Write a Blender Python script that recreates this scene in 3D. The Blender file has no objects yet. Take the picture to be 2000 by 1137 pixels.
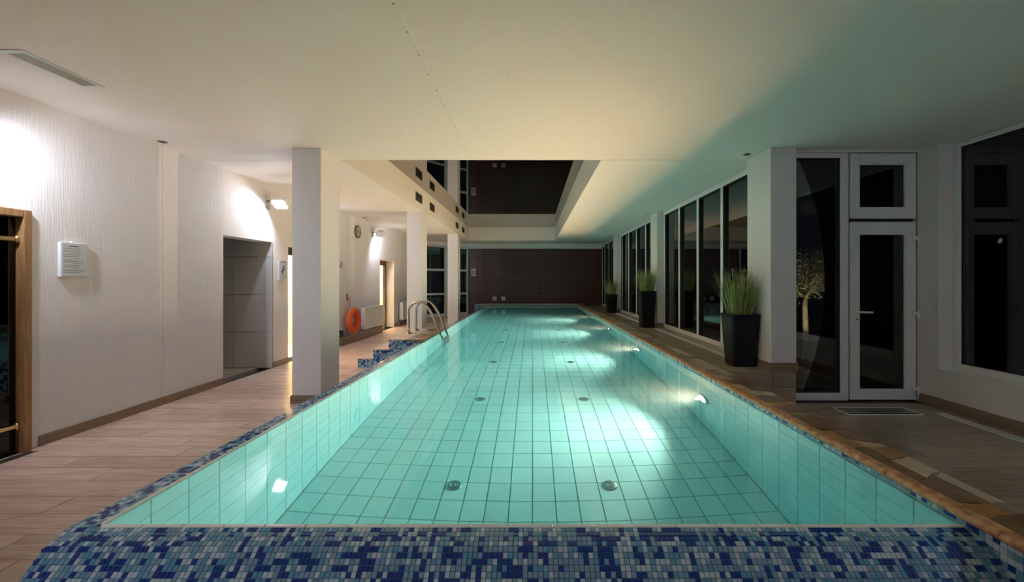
import bpy, math, random
from mathutils import Vector, Matrix

rnd = random.Random(7)
SC = bpy.context.scene
COL = SC.collection

# ------------------------------------------------------------------ camera, world, exposure
F_PX = 820.0
EYE = 1.29
cam_data = bpy.data.cameras.new('camera')
cam_data.sensor_width = 36.0
cam_data.lens = F_PX / 2000.0 * 36.0
cam_data.shift_x = -40.0 / 2000.0
cam_data.shift_y = -20.5 / 2000.0
cam_data.clip_start = 0.05
cam_data.clip_end = 200
cam = bpy.data.objects.new('camera', cam_data)
COL.objects.link(cam)
cam.location = (0, 0, EYE)
cam.rotation_euler = (math.radians(90), 0, 0)
SC.camera = cam

world = bpy.data.worlds.new('night')
SC.world = world
world.use_nodes = True
world.node_tree.nodes['Background'].inputs[0].default_value = (0.10, 0.13, 0.20, 1)
world.node_tree.nodes['Background'].inputs[1].default_value = 0.02

SC.view_settings.view_transform = 'Standard'
SC.view_settings.look = 'None'
SC.view_settings.gamma = 1.0
SC.view_settings.use_curve_mapping = False
SC.view_settings.exposure = 0.22
SC.cycles.use_denoising = True
SC.cycles.sample_clamp_indirect = 60.0
SC.cycles.max_bounces = 10
SC.cycles.use_adaptive_sampling = True
SC.cycles.adaptive_threshold = 0.03
SC.cycles.diffuse_bounces = 5
SC.cycles.transparent_max_bounces = 10
SC.cycles.use_light_tree = False
SC.cycles.transmission_bounces = 8

# light powers (watts) and colours, used by the lamp builders below
FLOOD_W = 36.0
FLOOD_COL = (0.80, 0.85, 1.0)
POOL_W = 112.0
POOL_CORE_W = 205.0
POOL_UP_W = 250.0
POOL_COL = (1.0, 0.86, 0.66)
POOL_UP_COL = (1.0, 0.55, 0.27)
ROOM_W = 110.0
ROOM_COL = (1.0, 0.84, 0.56)

# ------------------------------------------------------------------ key measures (metres)
CEIL = 2.68
XL, XR = -3.84, 4.12
YF, YB = -2.6, 16.0
PX, PY0, PY1 = 1.63, 1.60, 15.50
RIM, WAT = 0.362, 0.356
PFLOOR = WAT - 1.35
COP = 0.42
WALK = 0.345
WX = 2.70
RX0, RX1, RY0, RY1, RZ = -2.22, 0.79, 4.85, 14.6, 3.14

# ------------------------------------------------------------------ node materials
def new_mat(name):
    m = bpy.data.materials.new(name)
    m.use_nodes = True
    nt = m.node_tree
    b = nt.nodes['Principled BSDF']
    return m, nt, b

def N(nt, kind, **kw):
    n = nt.nodes.new(kind)
    for k, v in kw.items():
        setattr(n, k, v)
    return n

def plain(name, col, rough=0.5, metal=0.0, spec=0.5, coat=0.0):
    m, nt, b = new_mat(name)
    b.inputs['Base Color'].default_value = (*col, 1)
    b.inputs['Roughness'].default_value = rough
    b.inputs['Metallic'].default_value = metal
    b.inputs['Specular IOR Level'].default_value = spec
    b.inputs['Coat Weight'].default_value = coat
    return m

def noise_mat(name, c0, c1, scale=(1, 1, 1), nscale=5.0, detail=4, rough=0.6, bump=0.0, bdist=0.01, spec=0.5, coords='Object', distortion=0.0, per_object=0.0, lo=0.3, hi=0.7, metal=0.0):
    m, nt, b = new_mat(name)
    tc = N(nt, 'ShaderNodeTexCoord')
    mp = N(nt, 'ShaderNodeMapping')
    mp.inputs['Scale'].default_value = scale
    if per_object > 0:
        oi = N(nt, 'ShaderNodeObjectInfo')
        mm = N(nt, 'ShaderNodeMath', operation='MULTIPLY')
        mm.inputs[1].default_value = 37.0
        nt.links.new(oi.outputs['Random'], mm.inputs[0])
        nt.links.new(mm.outputs[0], mp.inputs['Location'])
    nz = N(nt, 'ShaderNodeTexNoise')
    nz.inputs['Scale'].default_value = nscale
    nz.inputs['Detail'].default_value = detail
    nz.inputs['Distortion'].default_value = distortion
    nt.links.new(tc.outputs[coords], mp.inputs['Vector'])
    nt.links.new(mp.outputs[0], nz.inputs['Vector'])
    cr = N(nt, 'ShaderNodeValToRGB')
    cr.color_ramp.elements[0].position = lo
    cr.color_ramp.elements[1].position = hi
    cr.color_ramp.elements[0].color = (*c0, 1)
    cr.color_ramp.elements[1].color = (*c1, 1)
    nt.links.new(nz.outputs['Fac'], cr.inputs[0])
    out = cr.outputs[0]
    if per_object > 0:
        hs = N(nt, 'ShaderNodeHueSaturation')
        mr = N(nt, 'ShaderNodeMapRange')
        mr.inputs['To Min'].default_value = 1 - per_object
        mr.inputs['To Max'].default_value = 1 + per_object
        nt.links.new(oi.outputs['Random'], mr.inputs[0])
        nt.links.new(mr.outputs[0], hs.inputs['Value'])
        nt.links.new(out, hs.inputs['Color'])
        out = hs.outputs[0]
    nt.links.new(out, b.inputs['Base Color'])
    b.inputs['Roughness'].default_value = rough
    b.inputs['Specular IOR Level'].default_value = spec
    b.inputs['Metallic'].default_value = metal
    if bump > 0:
        bp = N(nt, 'ShaderNodeBump')
        bp.inputs['Strength'].default_value = bump
        bp.inputs['Distance'].default_value = bdist
        nt.links.new(nz.outputs['Fac'], bp.inputs['Height'])
        nt.links.new(bp.outputs[0], b.inputs['Normal'])
    return m

M = {}

def plaster(name, col, strength):
    """brushed stucco: ridges that run up and down the wall"""
    m, nt, b = new_mat(name)
    tc = N(nt, 'ShaderNodeTexCoord')
    mp = N(nt, 'ShaderNodeMapping')
    mp.inputs['Scale'].default_value = (105, 105, 4.0)
    nz = N(nt, 'ShaderNodeTexNoise')
    nz.inputs['Scale'].default_value = 1.0
    nz.inputs['Detail'].default_value = 5
    nz.inputs['Distortion'].default_value = 0.6
    nt.links.new(tc.outputs['Object'], mp.inputs[0])
    nt.links.new(mp.outputs[0], nz.inputs['Vector'])
    bp = N(nt, 'ShaderNodeBump')
    bp.inputs['Strength'].default_value = strength
    bp.inputs['Distance'].default_value = 0.006
    nt.links.new(nz.outputs['Fac'], bp.inputs['Height'])
    nt.links.new(bp.outputs[0], b.inputs['Normal'])
    b.inputs['Base Color'].default_value = (*col, 1)
    b.inputs['Roughness'].default_value = 0.75
    b.inputs['Specular IOR Level'].default_value = 0.25
    return m

M['plaster'] = plaster('brushed_white_plaster', (0.73, 0.70, 0.69), 0.40)
M['column'] = plaster('column_plaster', (0.73, 0.70, 0.69), 0.25)

def ceiling_mat():
    m, nt, b = new_mat('ceiling_stucco')
    tc = N(nt, 'ShaderNodeTexCoord')
    nz = N(nt, 'ShaderNodeTexNoise')
    nz.inputs['Scale'].default_value = 2.2
    nz.inputs['Detail'].default_value = 3
    wv = N(nt, 'ShaderNodeTexWave')
    wv.inputs['Scale'].default_value = 1.2
    wv.inputs['Distortion'].default_value = 26
    wv.inputs['Detail'].default_value = 2
    wv.inputs['Detail Scale'].default_value = 0.9
    nt.links.new(tc.outputs['Object'], nz.inputs['Vector'])
    nt.links.new(tc.outputs['Object'], wv.inputs['Vector'])
    r1 = N(nt, 'ShaderNodeValToRGB')
    r1.color_ramp.elements[0].position = 0.965
    r1.color_ramp.elements[1].position = 1.0
    r2 = N(nt, 'ShaderNodeValToRGB')
    r2.color_ramp.elements[0].position = 0.52
    r2.color_ramp.elements[1].position = 0.60
    nt.links.new(wv.outputs['Fac'], r1.inputs[0])
    nt.links.new(nz.outputs['Fac'], r2.inputs[0])
    mu = N(nt, 'ShaderNodeMath', operation='MULTIPLY')
    nt.links.new(r1.outputs[0], mu.inputs[0])
    nt.links.new(r2.outputs[0], mu.inputs[1])
    bp = N(nt, 'ShaderNodeBump')
    bp.inputs['Strength'].default_value = 0.35
    bp.inputs['Distance'].default_value = 0.004
    nt.links.new(mu.outputs[0], bp.inputs['Height'])
    nt.links.new(bp.outputs[0], b.inputs['Normal'])
    b.inputs['Base Color'].default_value = (0.79, 0.74, 0.69, 1)
    b.inputs['Roughness'].default_value = 0.7
    b.inputs['Specular IOR Level'].default_value = 0.3
    return m

M['ceiling'] = ceiling_mat()
M['cornice'] = plain('cornice_paint', (0.79, 0.74, 0.69), 0.6)
M['seam'] = plain('dark_seam', (0.05, 0.045, 0.04), 0.8)
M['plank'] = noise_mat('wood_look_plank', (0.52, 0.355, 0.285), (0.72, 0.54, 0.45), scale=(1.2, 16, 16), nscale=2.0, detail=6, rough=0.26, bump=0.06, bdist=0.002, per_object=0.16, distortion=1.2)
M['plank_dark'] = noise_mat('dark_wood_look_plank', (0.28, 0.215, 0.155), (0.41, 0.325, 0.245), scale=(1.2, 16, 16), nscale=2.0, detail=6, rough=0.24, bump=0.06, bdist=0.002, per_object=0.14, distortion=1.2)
M['skirting'] = noise_mat('wood_look_skirting', (0.20, 0.135, 0.085), (0.32, 0.225, 0.15), scale=(2, 2, 22), nscale=2.0, detail=5, rough=0.35, distortion=0.8)
M['grout'] = plain('floor_grout', (0.10, 0.075, 0.06), 0.8)
M['pool_grout'] = plain('pool_grout', (0.28, 0.48, 0.49), 0.8)
M['pool_tile'] = noise_mat('glazed_pool_tile', (0.73, 0.79, 0.78), (0.78, 0.83, 0.82), nscale=2.0, rough=0.27, per_object=0.03, spec=0.5)
M['rim_tile'] = plain('white_rim_tile', (0.90, 0.93, 0.87), 0.15)
M['mosaic_navy'] = plain('navy_mosaic', (0.012, 0.055, 0.30), 0.10)
M['mosaic_mid'] = plain('grey_blue_mosaic', (0.24, 0.40, 0.55), 0.10)
M['mosaic_pale'] = plain('pale_blue_mosaic', (0.55, 0.67, 0.77), 0.10)
M['mosaic_teal'] = plain('teal_mosaic', (0.13, 0.36, 0.54), 0.10)
M['mosaic_grout'] = plain('mosaic_grout', (0.20, 0.29, 0.36), 0.7)
M['stone_edge'] = noise_mat('bullnose_stone', (0.30, 0.13, 0.05), (0.74, 0.42, 0.20), nscale=28, detail=6, rough=0.35, bump=0.5, bdist=0.004)
for i, (a, c) in enumerate((((0.13, 0.075, 0.04), (0.26, 0.155, 0.08)), ((0.38, 0.31, 0.23), (0.60, 0.49, 0.36)), ((0.20, 0.155, 0.10), (0.32, 0.25, 0.17)), ((0.30, 0.14, 0.045), (0.45, 0.25, 0.09)))):
    M['stone%d' % i] = noise_mat('flagstone_%d' % i, a, c, scale=(9, 2, 9), nscale=3, detail=6, rough=0.3, bump=0.35, bdist=0.004, distortion=1.0)
M['white_pvc'] = plain('white_frame', (0.74, 0.74, 0.73), 0.35)
M['white_paint'] = plain('white_enamel', (0.78, 0.77, 0.74), 0.4)
M['gasket'] = plain('black_gasket', (0.01, 0.01, 0.01), 0.6)
M['steel'] = plain('polished_steel', (0.62, 0.60, 0.56), 0.16, metal=1.0)
M['steel_dull'] = plain('dull_steel', (0.40, 0.40, 0.39), 0.35, metal=1.0)
M['brass'] = plain('brass', (0.75, 0.55, 0.26), 0.25, metal=1.0)
M['pine'] = noise_mat('sauna_wood', (0.24, 0.115, 0.04), (0.42, 0.235, 0.10), scale=(18, 18, 1.3), nscale=2.0, detail=6, rough=0.45, distortion=1.2)
M['panel'] = noise_mat('mahogany_panel', (0.040, 0.015, 0.011), (0.095, 0.036, 0.025), scale=(0.5, 0.5, 18), nscale=2.4, detail=6, rough=0.38, distortion=0.7)
M['panel_joint'] = plain('panel_joint', (0.20, 0.09, 0.07), 0.5)
M['mirror'] = plain('dark_mirror_film', (0.30, 0.28, 0.26), 0.02, metal=1.0)
M['black_gloss'] = plain('black_planter', (0.007, 0.007, 0.008), 0.5, spec=0.25)
M['soil'] = noise_mat('soil', (0.02, 0.014, 0.008), (0.05, 0.035, 0.02), nscale=40, rough=0.95, bump=0.5)
M['grass'] = noise_mat('grass_blade', (0.10, 0.16, 0.03), (0.38, 0.42, 0.13), nscale=9, rough=0.5)
M['orange'] = plain('orange_plastic', (0.83, 0.115, 0.018), 0.35)
M['rope'] = plain('white_rope', (0.66, 0.62, 0.56), 0.8)
M['black'] = plain('black_plastic', (0.012, 0.012, 0.012), 0.4)
M['dark_hole'] = plain('dark_cavity', (0.008, 0.008, 0.008), 0.9)
M['paper'] = plain('paper', (0.70, 0.67, 0.62), 0.6)
M['frame_white'] = plain('poster_frame', (0.76, 0.76, 0.76), 0.35)
M['ink'] = plain('grey_ink', (0.20, 0.19, 0.18), 0.7)
M['ink_blue'] = plain('blue_ink', (0.03, 0.11, 0.23), 0.6)
M['ink_red'] = plain('red_ink', (0.42, 0.10, 0.08), 0.6)
M['vent_wire'] = plain('vent_metal', (0.33, 0.25, 0.18), 0.5)
M['vent_dark'] = plain('vent_dark', (0.045, 0.03, 0.02), 0.7)
M['vent_slat'] = plain('beige_vent_slat', (0.66, 0.56, 0.43), 0.5)
M['brown_frame'] = plain('brown_door_frame', (0.13, 0.085, 0.045), 0.45)
M['cream'] = plain('cream_paint', (0.86, 0.78, 0.60), 0.7)
M['wall_tile'] = plain('large_wall_tile', (0.70, 0.68, 0.66), 0.2)
M['tile_joint'] = plain('tile_joint', (0.30, 0.28, 0.27), 0.8)
M['earth'] = noise_mat('night_ground', (0.02, 0.018, 0.014), (0.05, 0.045, 0.035), nscale=6, rough=0.9)
M['bark'] = noise_mat('bark', (0.20, 0.14, 0.09), (0.45, 0.36, 0.26), nscale=18, rough=0.9, bump=0.4)
M['leaf'] = noise_mat('olive_leaf', (0.16, 0.16, 0.07), (0.42, 0.38, 0.22), nscale=14, rough=0.6)

def emit(name, col, strength):
    m, nt, b = new_mat(name)
    b.inputs['Base Color'].default_value = (0.8, 0.8, 0.8, 1)
    b.inputs['Emission Color'].default_value = (*col, 1)
    b.inputs['Emission Strength'].default_value = strength
    return m

M['lens_on'] = emit('lit_flood_glass', FLOOD_COL, 9.0)
M['pool_lens'] = emit('lit_pool_lens', (1.0, 0.92, 0.74), 14.0)
M['room_lens'] = emit('lit_room_globe', ROOM_COL, 6.0)

def glass_pane(name, ior, tint):
    m = bpy.data.materials.new(name)
    m.use_nodes = True
    nt = m.node_tree
    nt.nodes.clear()
    out = N(nt, 'ShaderNodeOutputMaterial')
    mix = N(nt, 'ShaderNodeMixShader')
    fr = N(nt, 'ShaderNodeFresnel')
    fr.inputs['IOR'].default_value = ior
    tr = N(nt, 'ShaderNodeBsdfTransparent')
    tr.inputs['Color'].default_value = (*tint, 1)
    gl = N(nt, 'ShaderNodeBsdfAnisotropic')
    gl.inputs['Roughness'].default_value = 0.0
    gl.inputs['Color'].default_value = (1, 1, 1, 1)
    nt.links.new(fr.outputs[0], mix.inputs[0])
    nt.links.new(tr.outputs[0], mix.inputs[1])
    nt.links.new(gl.outputs[0], mix.inputs[2])
    nt.links.new(mix.outputs[0], out.inputs[0])
    return m

M['glass'] = glass_pane('window_glass', 1.75, (0.80, 0.84, 0.84))
M['smoked'] = glass_pane('smoked_glass', 1.5, (0.05, 0.05, 0.05))

def water_mat():
    m = bpy.data.materials.new('clear_pool_water')
    m.use_nodes = True
    nt = m.node_tree
    nt.nodes.clear()
    out = N(nt, 'ShaderNodeOutputMaterial')
    mix = N(nt, 'ShaderNodeMixShader')
    fr = N(nt, 'ShaderNodeFresnel')
    fr.inputs['IOR'].default_value = 1.333
    rf = N(nt, 'ShaderNodeBsdfRefraction')
    rf.inputs['IOR'].default_value = 1.333
    rf.inputs['Roughness'].default_value = 0.0
    rf.inputs['Color'].default_value = (0.94, 1.0, 0.99, 1)
    gl = N(nt, 'ShaderNodeBsdfAnisotropic')
    gl.inputs['Roughness'].default_value = 0.03
    nt.links.new(fr.outputs[0], mix.inputs[0])
    nt.links.new(rf.outputs[0], mix.inputs[1])
    nt.links.new(gl.outputs[0], mix.inputs[2])
    nt.links.new(mix.outputs[0], out.inputs[0])
    va = N(nt, 'ShaderNodeVolumeAbsorption')
    va.inputs['Color'].default_value = (0.07, 0.82, 0.93, 1)
    va.inputs['Density'].default_value = 0.30
    vs_ = N(nt, 'ShaderNodeVolumeScatter')
    vs_.inputs['Color'].default_value = (0.9, 0.97, 1.0, 1)
    vs_.inputs['Density'].default_value = 0.045
    vs_.inputs['Anisotropy'].default_value = 0.5
    ad = N(nt, 'ShaderNodeAddShader')
    nt.links.new(va.outputs[0], ad.inputs[0])
    nt.links.new(vs_.outputs[0], ad.inputs[1])
    nt.links.new(ad.outputs[0], out.inputs['Volume'])
    return m

M['water'] = water_mat()

# ------------------------------------------------------------------ mesh helpers
class MB:
    def __init__(self):
        self.v, self.f, self.mi = [], [], []

    def add(self, vs, fs, mi=0):
        o = len(self.v)
        self.v += [tuple(p) for p in vs]
        self.f += [tuple(i + o for i in f) for f in fs]
        self.mi += [mi] * len(fs)
        return self

    def box(self, x0, x1, y0, y1, z0, z1, mi=0, ch=0.0):
        if ch <= 0:
            vs = [(x, y, z) for z in (z0, z1) for y in (y0, y1) for x in (x0, x1)]
            fs = [(0, 2, 3, 1), (4, 5, 7, 6), (0, 1, 5, 4), (2, 6, 7, 3), (0, 4, 6, 2), (1, 3, 7, 5)]
            return self.add(vs, fs, mi)
        c = min(ch, (x1 - x0) * .45, (y1 - y0) * .45, (z1 - z0) * .45)
        X, Y, Z = (x0, x1), (y0, y1), (z0, z1)
        idx, vs = {}, []
        for i in (0, 1):
            for j in (0, 1):
                for k in (0, 1):
                    for ax in (0, 1, 2):
                        p = [X[i] + (c if i == 0 else -c), Y[j] + (c if j == 0 else -c), Z[k] + (c if k == 0 else -c)]
                        p[ax] = (X[i], Y[j], Z[k])[ax]
                        idx[(i, j, k, ax)] = len(vs)
                        vs.append(tuple(p))
        fs = []
        for s in (0, 1):
            q = [(s, 0, 0, 0), (s, 1, 0, 0), (s, 1, 1, 0), (s, 0, 1, 0)]
            fs.append([idx[a] for a in (q if s else q[::-1])])
            q = [(0, s, 0, 1), (0, s, 1, 1), (1, s, 1, 1), (1, s, 0, 1)]
            fs.append([idx[a] for a in (q if s else q[::-1])])
            q = [(0, 0, s, 2), (1, 0, s, 2), (1, 1, s, 2), (0, 1, s, 2)]
            fs.append([idx[a] for a in (q if s else q[::-1])])
        for a in (0, 1):
            for b2 in (0, 1):
                e = [idx[(0, a, b2, 1)], idx[(1, a, b2, 1)], idx[(1, a, b2, 2)], idx[(0, a, b2, 2)]]
                fs.append(e if (a ^ b2) else e[::-1])
                e = [idx[(a, 0, b2, 0)], idx[(a, 1, b2, 0)], idx[(a, 1, b2, 2)], idx[(a, 0, b2, 2)]]
                fs.append(e[::-1] if (a ^ b2) else e)
                e = [idx[(a, b2, 0, 0)], idx[(a, b2, 1, 0)], idx[(a, b2, 1, 1)], idx[(a, b2, 0, 1)]]
                fs.append(e if (a ^ b2) else e[::-1])
        for i in (0, 1):
            for j in (0, 1):
                for k in (0, 1):
                    t = [idx[(i, j, k, 0)], idx[(i, j, k, 1)], idx[(i, j, k, 2)]]
                    fs.append(t if (i + j + k) % 2 else t[::-1])
        return self.add(vs, fs, mi)

    def tile(self, o, u, v, n, w, h, t, c, mi=0):
        """low frustum standing on the plane through o (corner) with axes u, v, normal n"""
        o, u, v, n = Vector(o), Vector(u), Vector(v), Vector(n)
        p = [o, o + u * w, o + u * w + v * h, o + v * h]
        q = [o + u * c + v * c + n * t, o + u * (w - c) + v * c + n * t, o + u * (w - c) + v * (h - c) + n * t, o + u * c + v * (h - c) + n * t]
        fs = [(4, 5, 6, 7), (0, 1, 5, 4), (1, 2, 6, 5), (2, 3, 7, 6), (3, 0, 4, 7)]
        if u.cross(v).dot(n) < 0:
            fs = [f[::-1] for f in fs]
        return self.add(p + q, fs, mi)

    def prism(self, pts, axis, a0, a1, mi=0):
        """extrude a closed 2D outline along axis ('x','y','z') from a0 to a1"""
        def P(p, a):
            return {'x': (a, p[0], p[1]), 'y': (p[0], a, p[1]), 'z': (p[0], p[1], a)}[axis]
        n = len(pts)
        vs = [P(p, a0) for p in pts] + [P(p, a1) for p in pts]
        fs = [tuple(range(n))[::-1], tuple(range(n, 2 * n))]
        fs += [(i, (i + 1) % n, n + (i + 1) % n, n + i) for i in range(n)]
        return self.add(vs, fs, mi)

    def tube(self, pts, r, seg=10, closed=False, mi=0, caps=True):
        pts = [Vector(p) for p in pts]
        n = len(pts)
        rs = r if isinstance(r, (list, tuple)) else [r] * n
        prev = None
        vs, fs = [], []
        for i, p in enumerate(pts):
            if closed:
                d = (pts[(i + 1) % n] - pts[i - 1]).normalized()
            else:
                d = (pts[min(i + 1, n - 1)] - pts[max(i - 1, 0)]).normalized()
            if prev is None:
                a = Vector((0, 0, 1)) if abs(d.z) < 0.9 else Vector((1, 0, 0))
                s = d.cross(a).normalized()
            else:
                s = (prev - d * prev.dot(d)).normalized()
            prev = s
            t = d.cross(s)
            for k in range(seg):
                a = 2 * math.pi * k / seg
                vs.append(p + (s * math.cos(a) + t * math.sin(a)) * rs[i])
        m = n if closed else n - 1
        for i in range(m):
            j = (i + 1) % n
            for k in range(seg):
                l = (k + 1) % seg
                fs.append((i * seg + k, i * seg + l, j * seg + l, j * seg + k))
        if not closed and caps:
            fs.append(tuple(range(seg))[::-1])
            fs.append(tuple((n - 1) * seg + k for k in range(seg)))
        return self.add(vs, fs, mi)

    def lathe(self, prof, centre, axis, seg=24, mi=0):
        """prof: (radius, height along axis) list, revolved about axis through centre"""
        c = Vector(centre)
        ax = Vector(axis).normalized()
        a = Vector((0, 0, 1)) if abs(ax.z) < 0.9 else Vector((1, 0, 0))
        s = ax.cross(a).normalized()
        t = ax.cross(s)
        vs, fs = [], []
        for r, h in prof:
            for k in range(seg):
                g = 2 * math.pi * k / seg
                vs.append(c + ax * h + (s * math.cos(g) + t * math.sin(g)) * r)
        for i in range(len(prof) - 1):
            for k in range(seg):
                l = (k + 1) % seg
                fs.append((i * seg + k, i * seg + l, (i + 1) * seg + l, (i + 1) * seg + k))
        if prof[0][0] > 1e-6:
            fs.append(tuple(range(seg))[::-1])
        if prof[-1][0] > 1e-6:
            fs.append(tuple((len(prof) - 1) * seg + k for k in range(seg)))
        return self.add(vs, fs, mi)

    def mesh(self, name, mats, smooth=False):
        me = bpy.data.meshes.new(name)
        me.from_pydata(self.v, [], self.f)
        if not isinstance(mats, (list, tuple)):
            mats = [mats]
        for m in mats:
            me.materials.append(M[m] if isinstance(m, str) else m)
        if len(mats) > 1:
            me.polygons.foreach_set('material_index', self.mi)
        if smooth:
            me.polygons.foreach_set('use_smooth', [True] * len(self.f))
        me.update()
        return me

    def build(self, name, mats, parent=None, smooth=False, **props):
        return link(name, self.mesh(name, mats, smooth), parent, **props)

def link(name, data, parent=None, loc=None, **props):
    o = bpy.data.objects.new(name, data)
    COL.objects.link(o)
    if parent is not None:
        o.parent = parent
    if loc is not None:
        o.location = loc
    for k, v in props.items():
        o[k] = v
    return o

def thing(name, label, cat, loc=(0, 0, 0), group=None):
    o = link(name, None, None, loc, label=label, category=cat)
    o.empty_display_size = 0.1
    if group:
        o['group'] = group
    return o

def struct(name, mb, mats, label, cat, smooth=False):
    return mb.build(name, mats, None, smooth, kind='structure', label=label, category=cat)

def box(*a, **k):
    return MB().box(*a, **k)

def copy_tree(o, loc, label):
    c = o.copy()
    COL.objects.link(c)
    c.location = loc
    c['label'] = label
    for ch in o.children:
        d = ch.copy()
        COL.objects.link(d)
        d.parent = c
        for g in ch.children:
            e = g.copy()
            COL.objects.link(e)
            e.parent = d
    return c

def lamp(kind, name, parent, loc, energy, col, size=0.1, aim=None, spot=None, blend=0.5):
    ld = bpy.data.lights.new(name, kind)
    ld.energy = energy
    ld.color = col
    if kind == 'AREA':
        ld.shape = 'DISK'
        ld.size = size
    else:
        ld.shadow_soft_size = size
    if kind == 'SPOT':
        ld.spot_size = math.radians(spot)
        ld.spot_blend = blend
    o = link(name, ld, parent, loc)
    if aim is not None:
        o.rotation_euler = Vector(aim).to_track_quat('-Z', 'Y').to_euler()
    return o

# ------------------------------------------------------------------ THE SETTING: floor
fl = MB()
fl.box(XL - 0.05, -1.72, YF, YB + 0.3, -0.10, -0.012)
fl.box(-1.72, 1.86, YF, 1.20, -0.10, -0.012)
fl.box(1.86, XR + 0.1, YF, 4.55, -0.10, -0.012)
floor = struct('floor', fl, 'grout', 'brown wood-look plank floor around the raised pool', 'floor')
PW, PL, GAP = 0.19, 1.20, 0.004
plank_cache = {}
def plank_mesh(w, mat):
    key = (round(w, 3), mat)
    if key not in plank_cache:
        m = MB().tile((0, 0, -0.012), (1, 0, 0), (0, 1, 0), (0, 0, 1), w, PW - GAP, 0.012, 0.0015)
        plank_cache[key] = m.mesh('plank', mat)
    return plank_cache[key]
def lay_row(y, x0, x1, joint, mat, parent, z=0.0):
    j = joint
    while j - PL > x0:
        j -= PL
    while j <= x0:
        j += PL
    a = x0
    while a < x1 - 0.02:
        b = min(j, x1)
        w = b - a - GAP
        if w > 0.01:
            link('plank', plank_mesh(w, mat), parent, (a, y, z))
        a, j = b, j + PL
joints = {4: -2.86, 3: -2.42, 2: -2.72, 1: -3.1, 0: -2.55, 5: -3.25, 6: -2.62}
r = -5
while 1.943 + r * PW < YB - 0.1:
    y = 1.943 + r * PW
    jx = joints.get(r, -2.86 + ((r * 7) % 12) * 0.1)
    lay_row(y, XL + 0.004, -1.74, jx, 'plank', floor)
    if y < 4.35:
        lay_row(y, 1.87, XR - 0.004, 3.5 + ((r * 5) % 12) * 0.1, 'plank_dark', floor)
    r += 1
back = MB()
y = 1.943 - 6 * PW
while y > YF:
    x = XL + (round(y * 50) % 7) * 0.1 - 0.6
    while x < XR - 0.1:
        a, b = max(x, XL), min(x + PL, XR)
        back.tile((a, y, -0.012), (1, 0, 0), (0, 1, 0), (0, 0, 1), b - a - GAP, PW - GAP, 0.012, 0.0015)
        x += PL
    y -= PW
back.build('plank_field', 'plank', floor, kind='stuff')

# walkway along the windows
wk = MB().box(1.86, 2.757, 4.39, YB, -0.10, WALK - 0.012)
walk = struct('floor_walkway', wk, 'grout', 'raised dark plank walkway between the pool and the window wall', 'floor')
k = 0
y = 4.378
while y < YB - 0.05:
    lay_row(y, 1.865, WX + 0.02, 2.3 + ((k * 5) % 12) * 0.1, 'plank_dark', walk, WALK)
    y += PW
    k += 1
for z0, z1, sh in ((0.0, 0.17, 0.0), (0.174, WALK - 0.003, 0.3)):
    for a, b in ((1.865, 2.35 + sh * .5), (2.354 + sh * .5, 2.75)):
        MB().box(a, b, 4.378, 4.39, z0, z1, ch=0.002).build('plank', 'plank_dark', walk)

# ------------------------------------------------------------------ THE SETTING: walls
WT = 0.23
wl = MB()
def wl_seg(y0, y1, z0=0.0, z1=CEIL, x=XL):
    wl.box(x - WT, x, y0, y1, z0, z1)
D1 = (2.30, 3.20, 1.82)      # sauna door
D2 = (5.213, 6.198, 1.855)   # open doorway to the tiled alcove
D3 = (6.60, 7.60, 1.845)     # doorway to a lit room, half behind the column
D4 = (10.57, 11.64, 1.825)   # doorway to a lit room, far
wl_seg(YF, D1[0])
wl_seg(D1[0], D1[1], D1[2])
wl_seg(D1[1], 4.358)
wl.box(XL - WT, XL - 0.006, 4.358, 4.362, 0, CEIL)
wl_seg(4.362, D2[0])
wl_seg(D2[0], D2[1], D2[2])
wl_seg(D2[1], D3[0])
wl_seg(D3[0], D3[1], D3[2])
wl_seg(D3[1], D4[0])
wl_seg(D4[0], D4[1], D4[2])
wl_seg(D4[1], 14.55)
wall_left = struct('wall_left', wl, 'plaster', 'long white brushed plaster wall with doorways', 'wall')

# skirting boards, one object per run
def skirt(side, boxes, label):
    s = MB()
    for b in boxes:
        s.box(*b, ch=0.003)
    return struct('baseboard_' + side, s, 'skirting', label, 'baseboard')
SK = 0.085
sk_l = [(XL, XL + 0.012, a, b, 0, SK) for a, b in ((YF, 2.24), (3.26, D2[0]), (D2[1] + 0.01, D3[0]), (D3[1], 8.18), (D4[1], 11.9), (13.2, 14.5))]
skirt('left', sk_l, 'brown wood-look skirting along the white plaster wall')

# tiled alcove behind the near open doorway
al = MB()
al.box(-5.6, XL - WT, 6.21, 6.41, 0, 2.45)
al.box(XL - WT - 0.001, XL, 6.20, 6.21, 0, D2[2])
al.box(-5.6, XL - WT, 4.6, 4.8, 0, 2.45)
al.box(-5.8, -5.6, 4.6, 6.41, 0, 2.45)
al.box(-5.8, XL - WT, 4.6, 6.41, 2.45, 2.55)
al.box(-5.8, XL - WT, 4.6, 6.41, -0.1, -0.004)
alc = struct('wall_alcove', al, 'tile_joint', 'pale tiled side wall inside the near open doorway', 'wall')
for i, z in enumerate((-0.016, 0.534, 1.086, 1.64)):
    z0, z1 = max(z, 0) + 0.002, min(z + 0.55, 2.42) - 0.002
    x = XL
    for j in range(2):
        w = 0.62 if j else XL - (-4.42)
        MB().tile((x - w + 0.003, 6.20 if 1 else 0, z0), (1, 0, 0), (0, 0, 1), (0, -1, 0), w - 0.005, min(z1, D2[2] if j == 0 and False else z1) - z0, 0.008, 0.002).build('wall_tile', 'wall_tile', alc)
        x -= w
MB().tile((-5.55, 4.82, -0.004), (1, 0, 0), (0, 1, 0), (0, 0, 1), 1.48, 1.36, 0.004, 0.002).build('floor_slab', 'plank_dark', alc)

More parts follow.
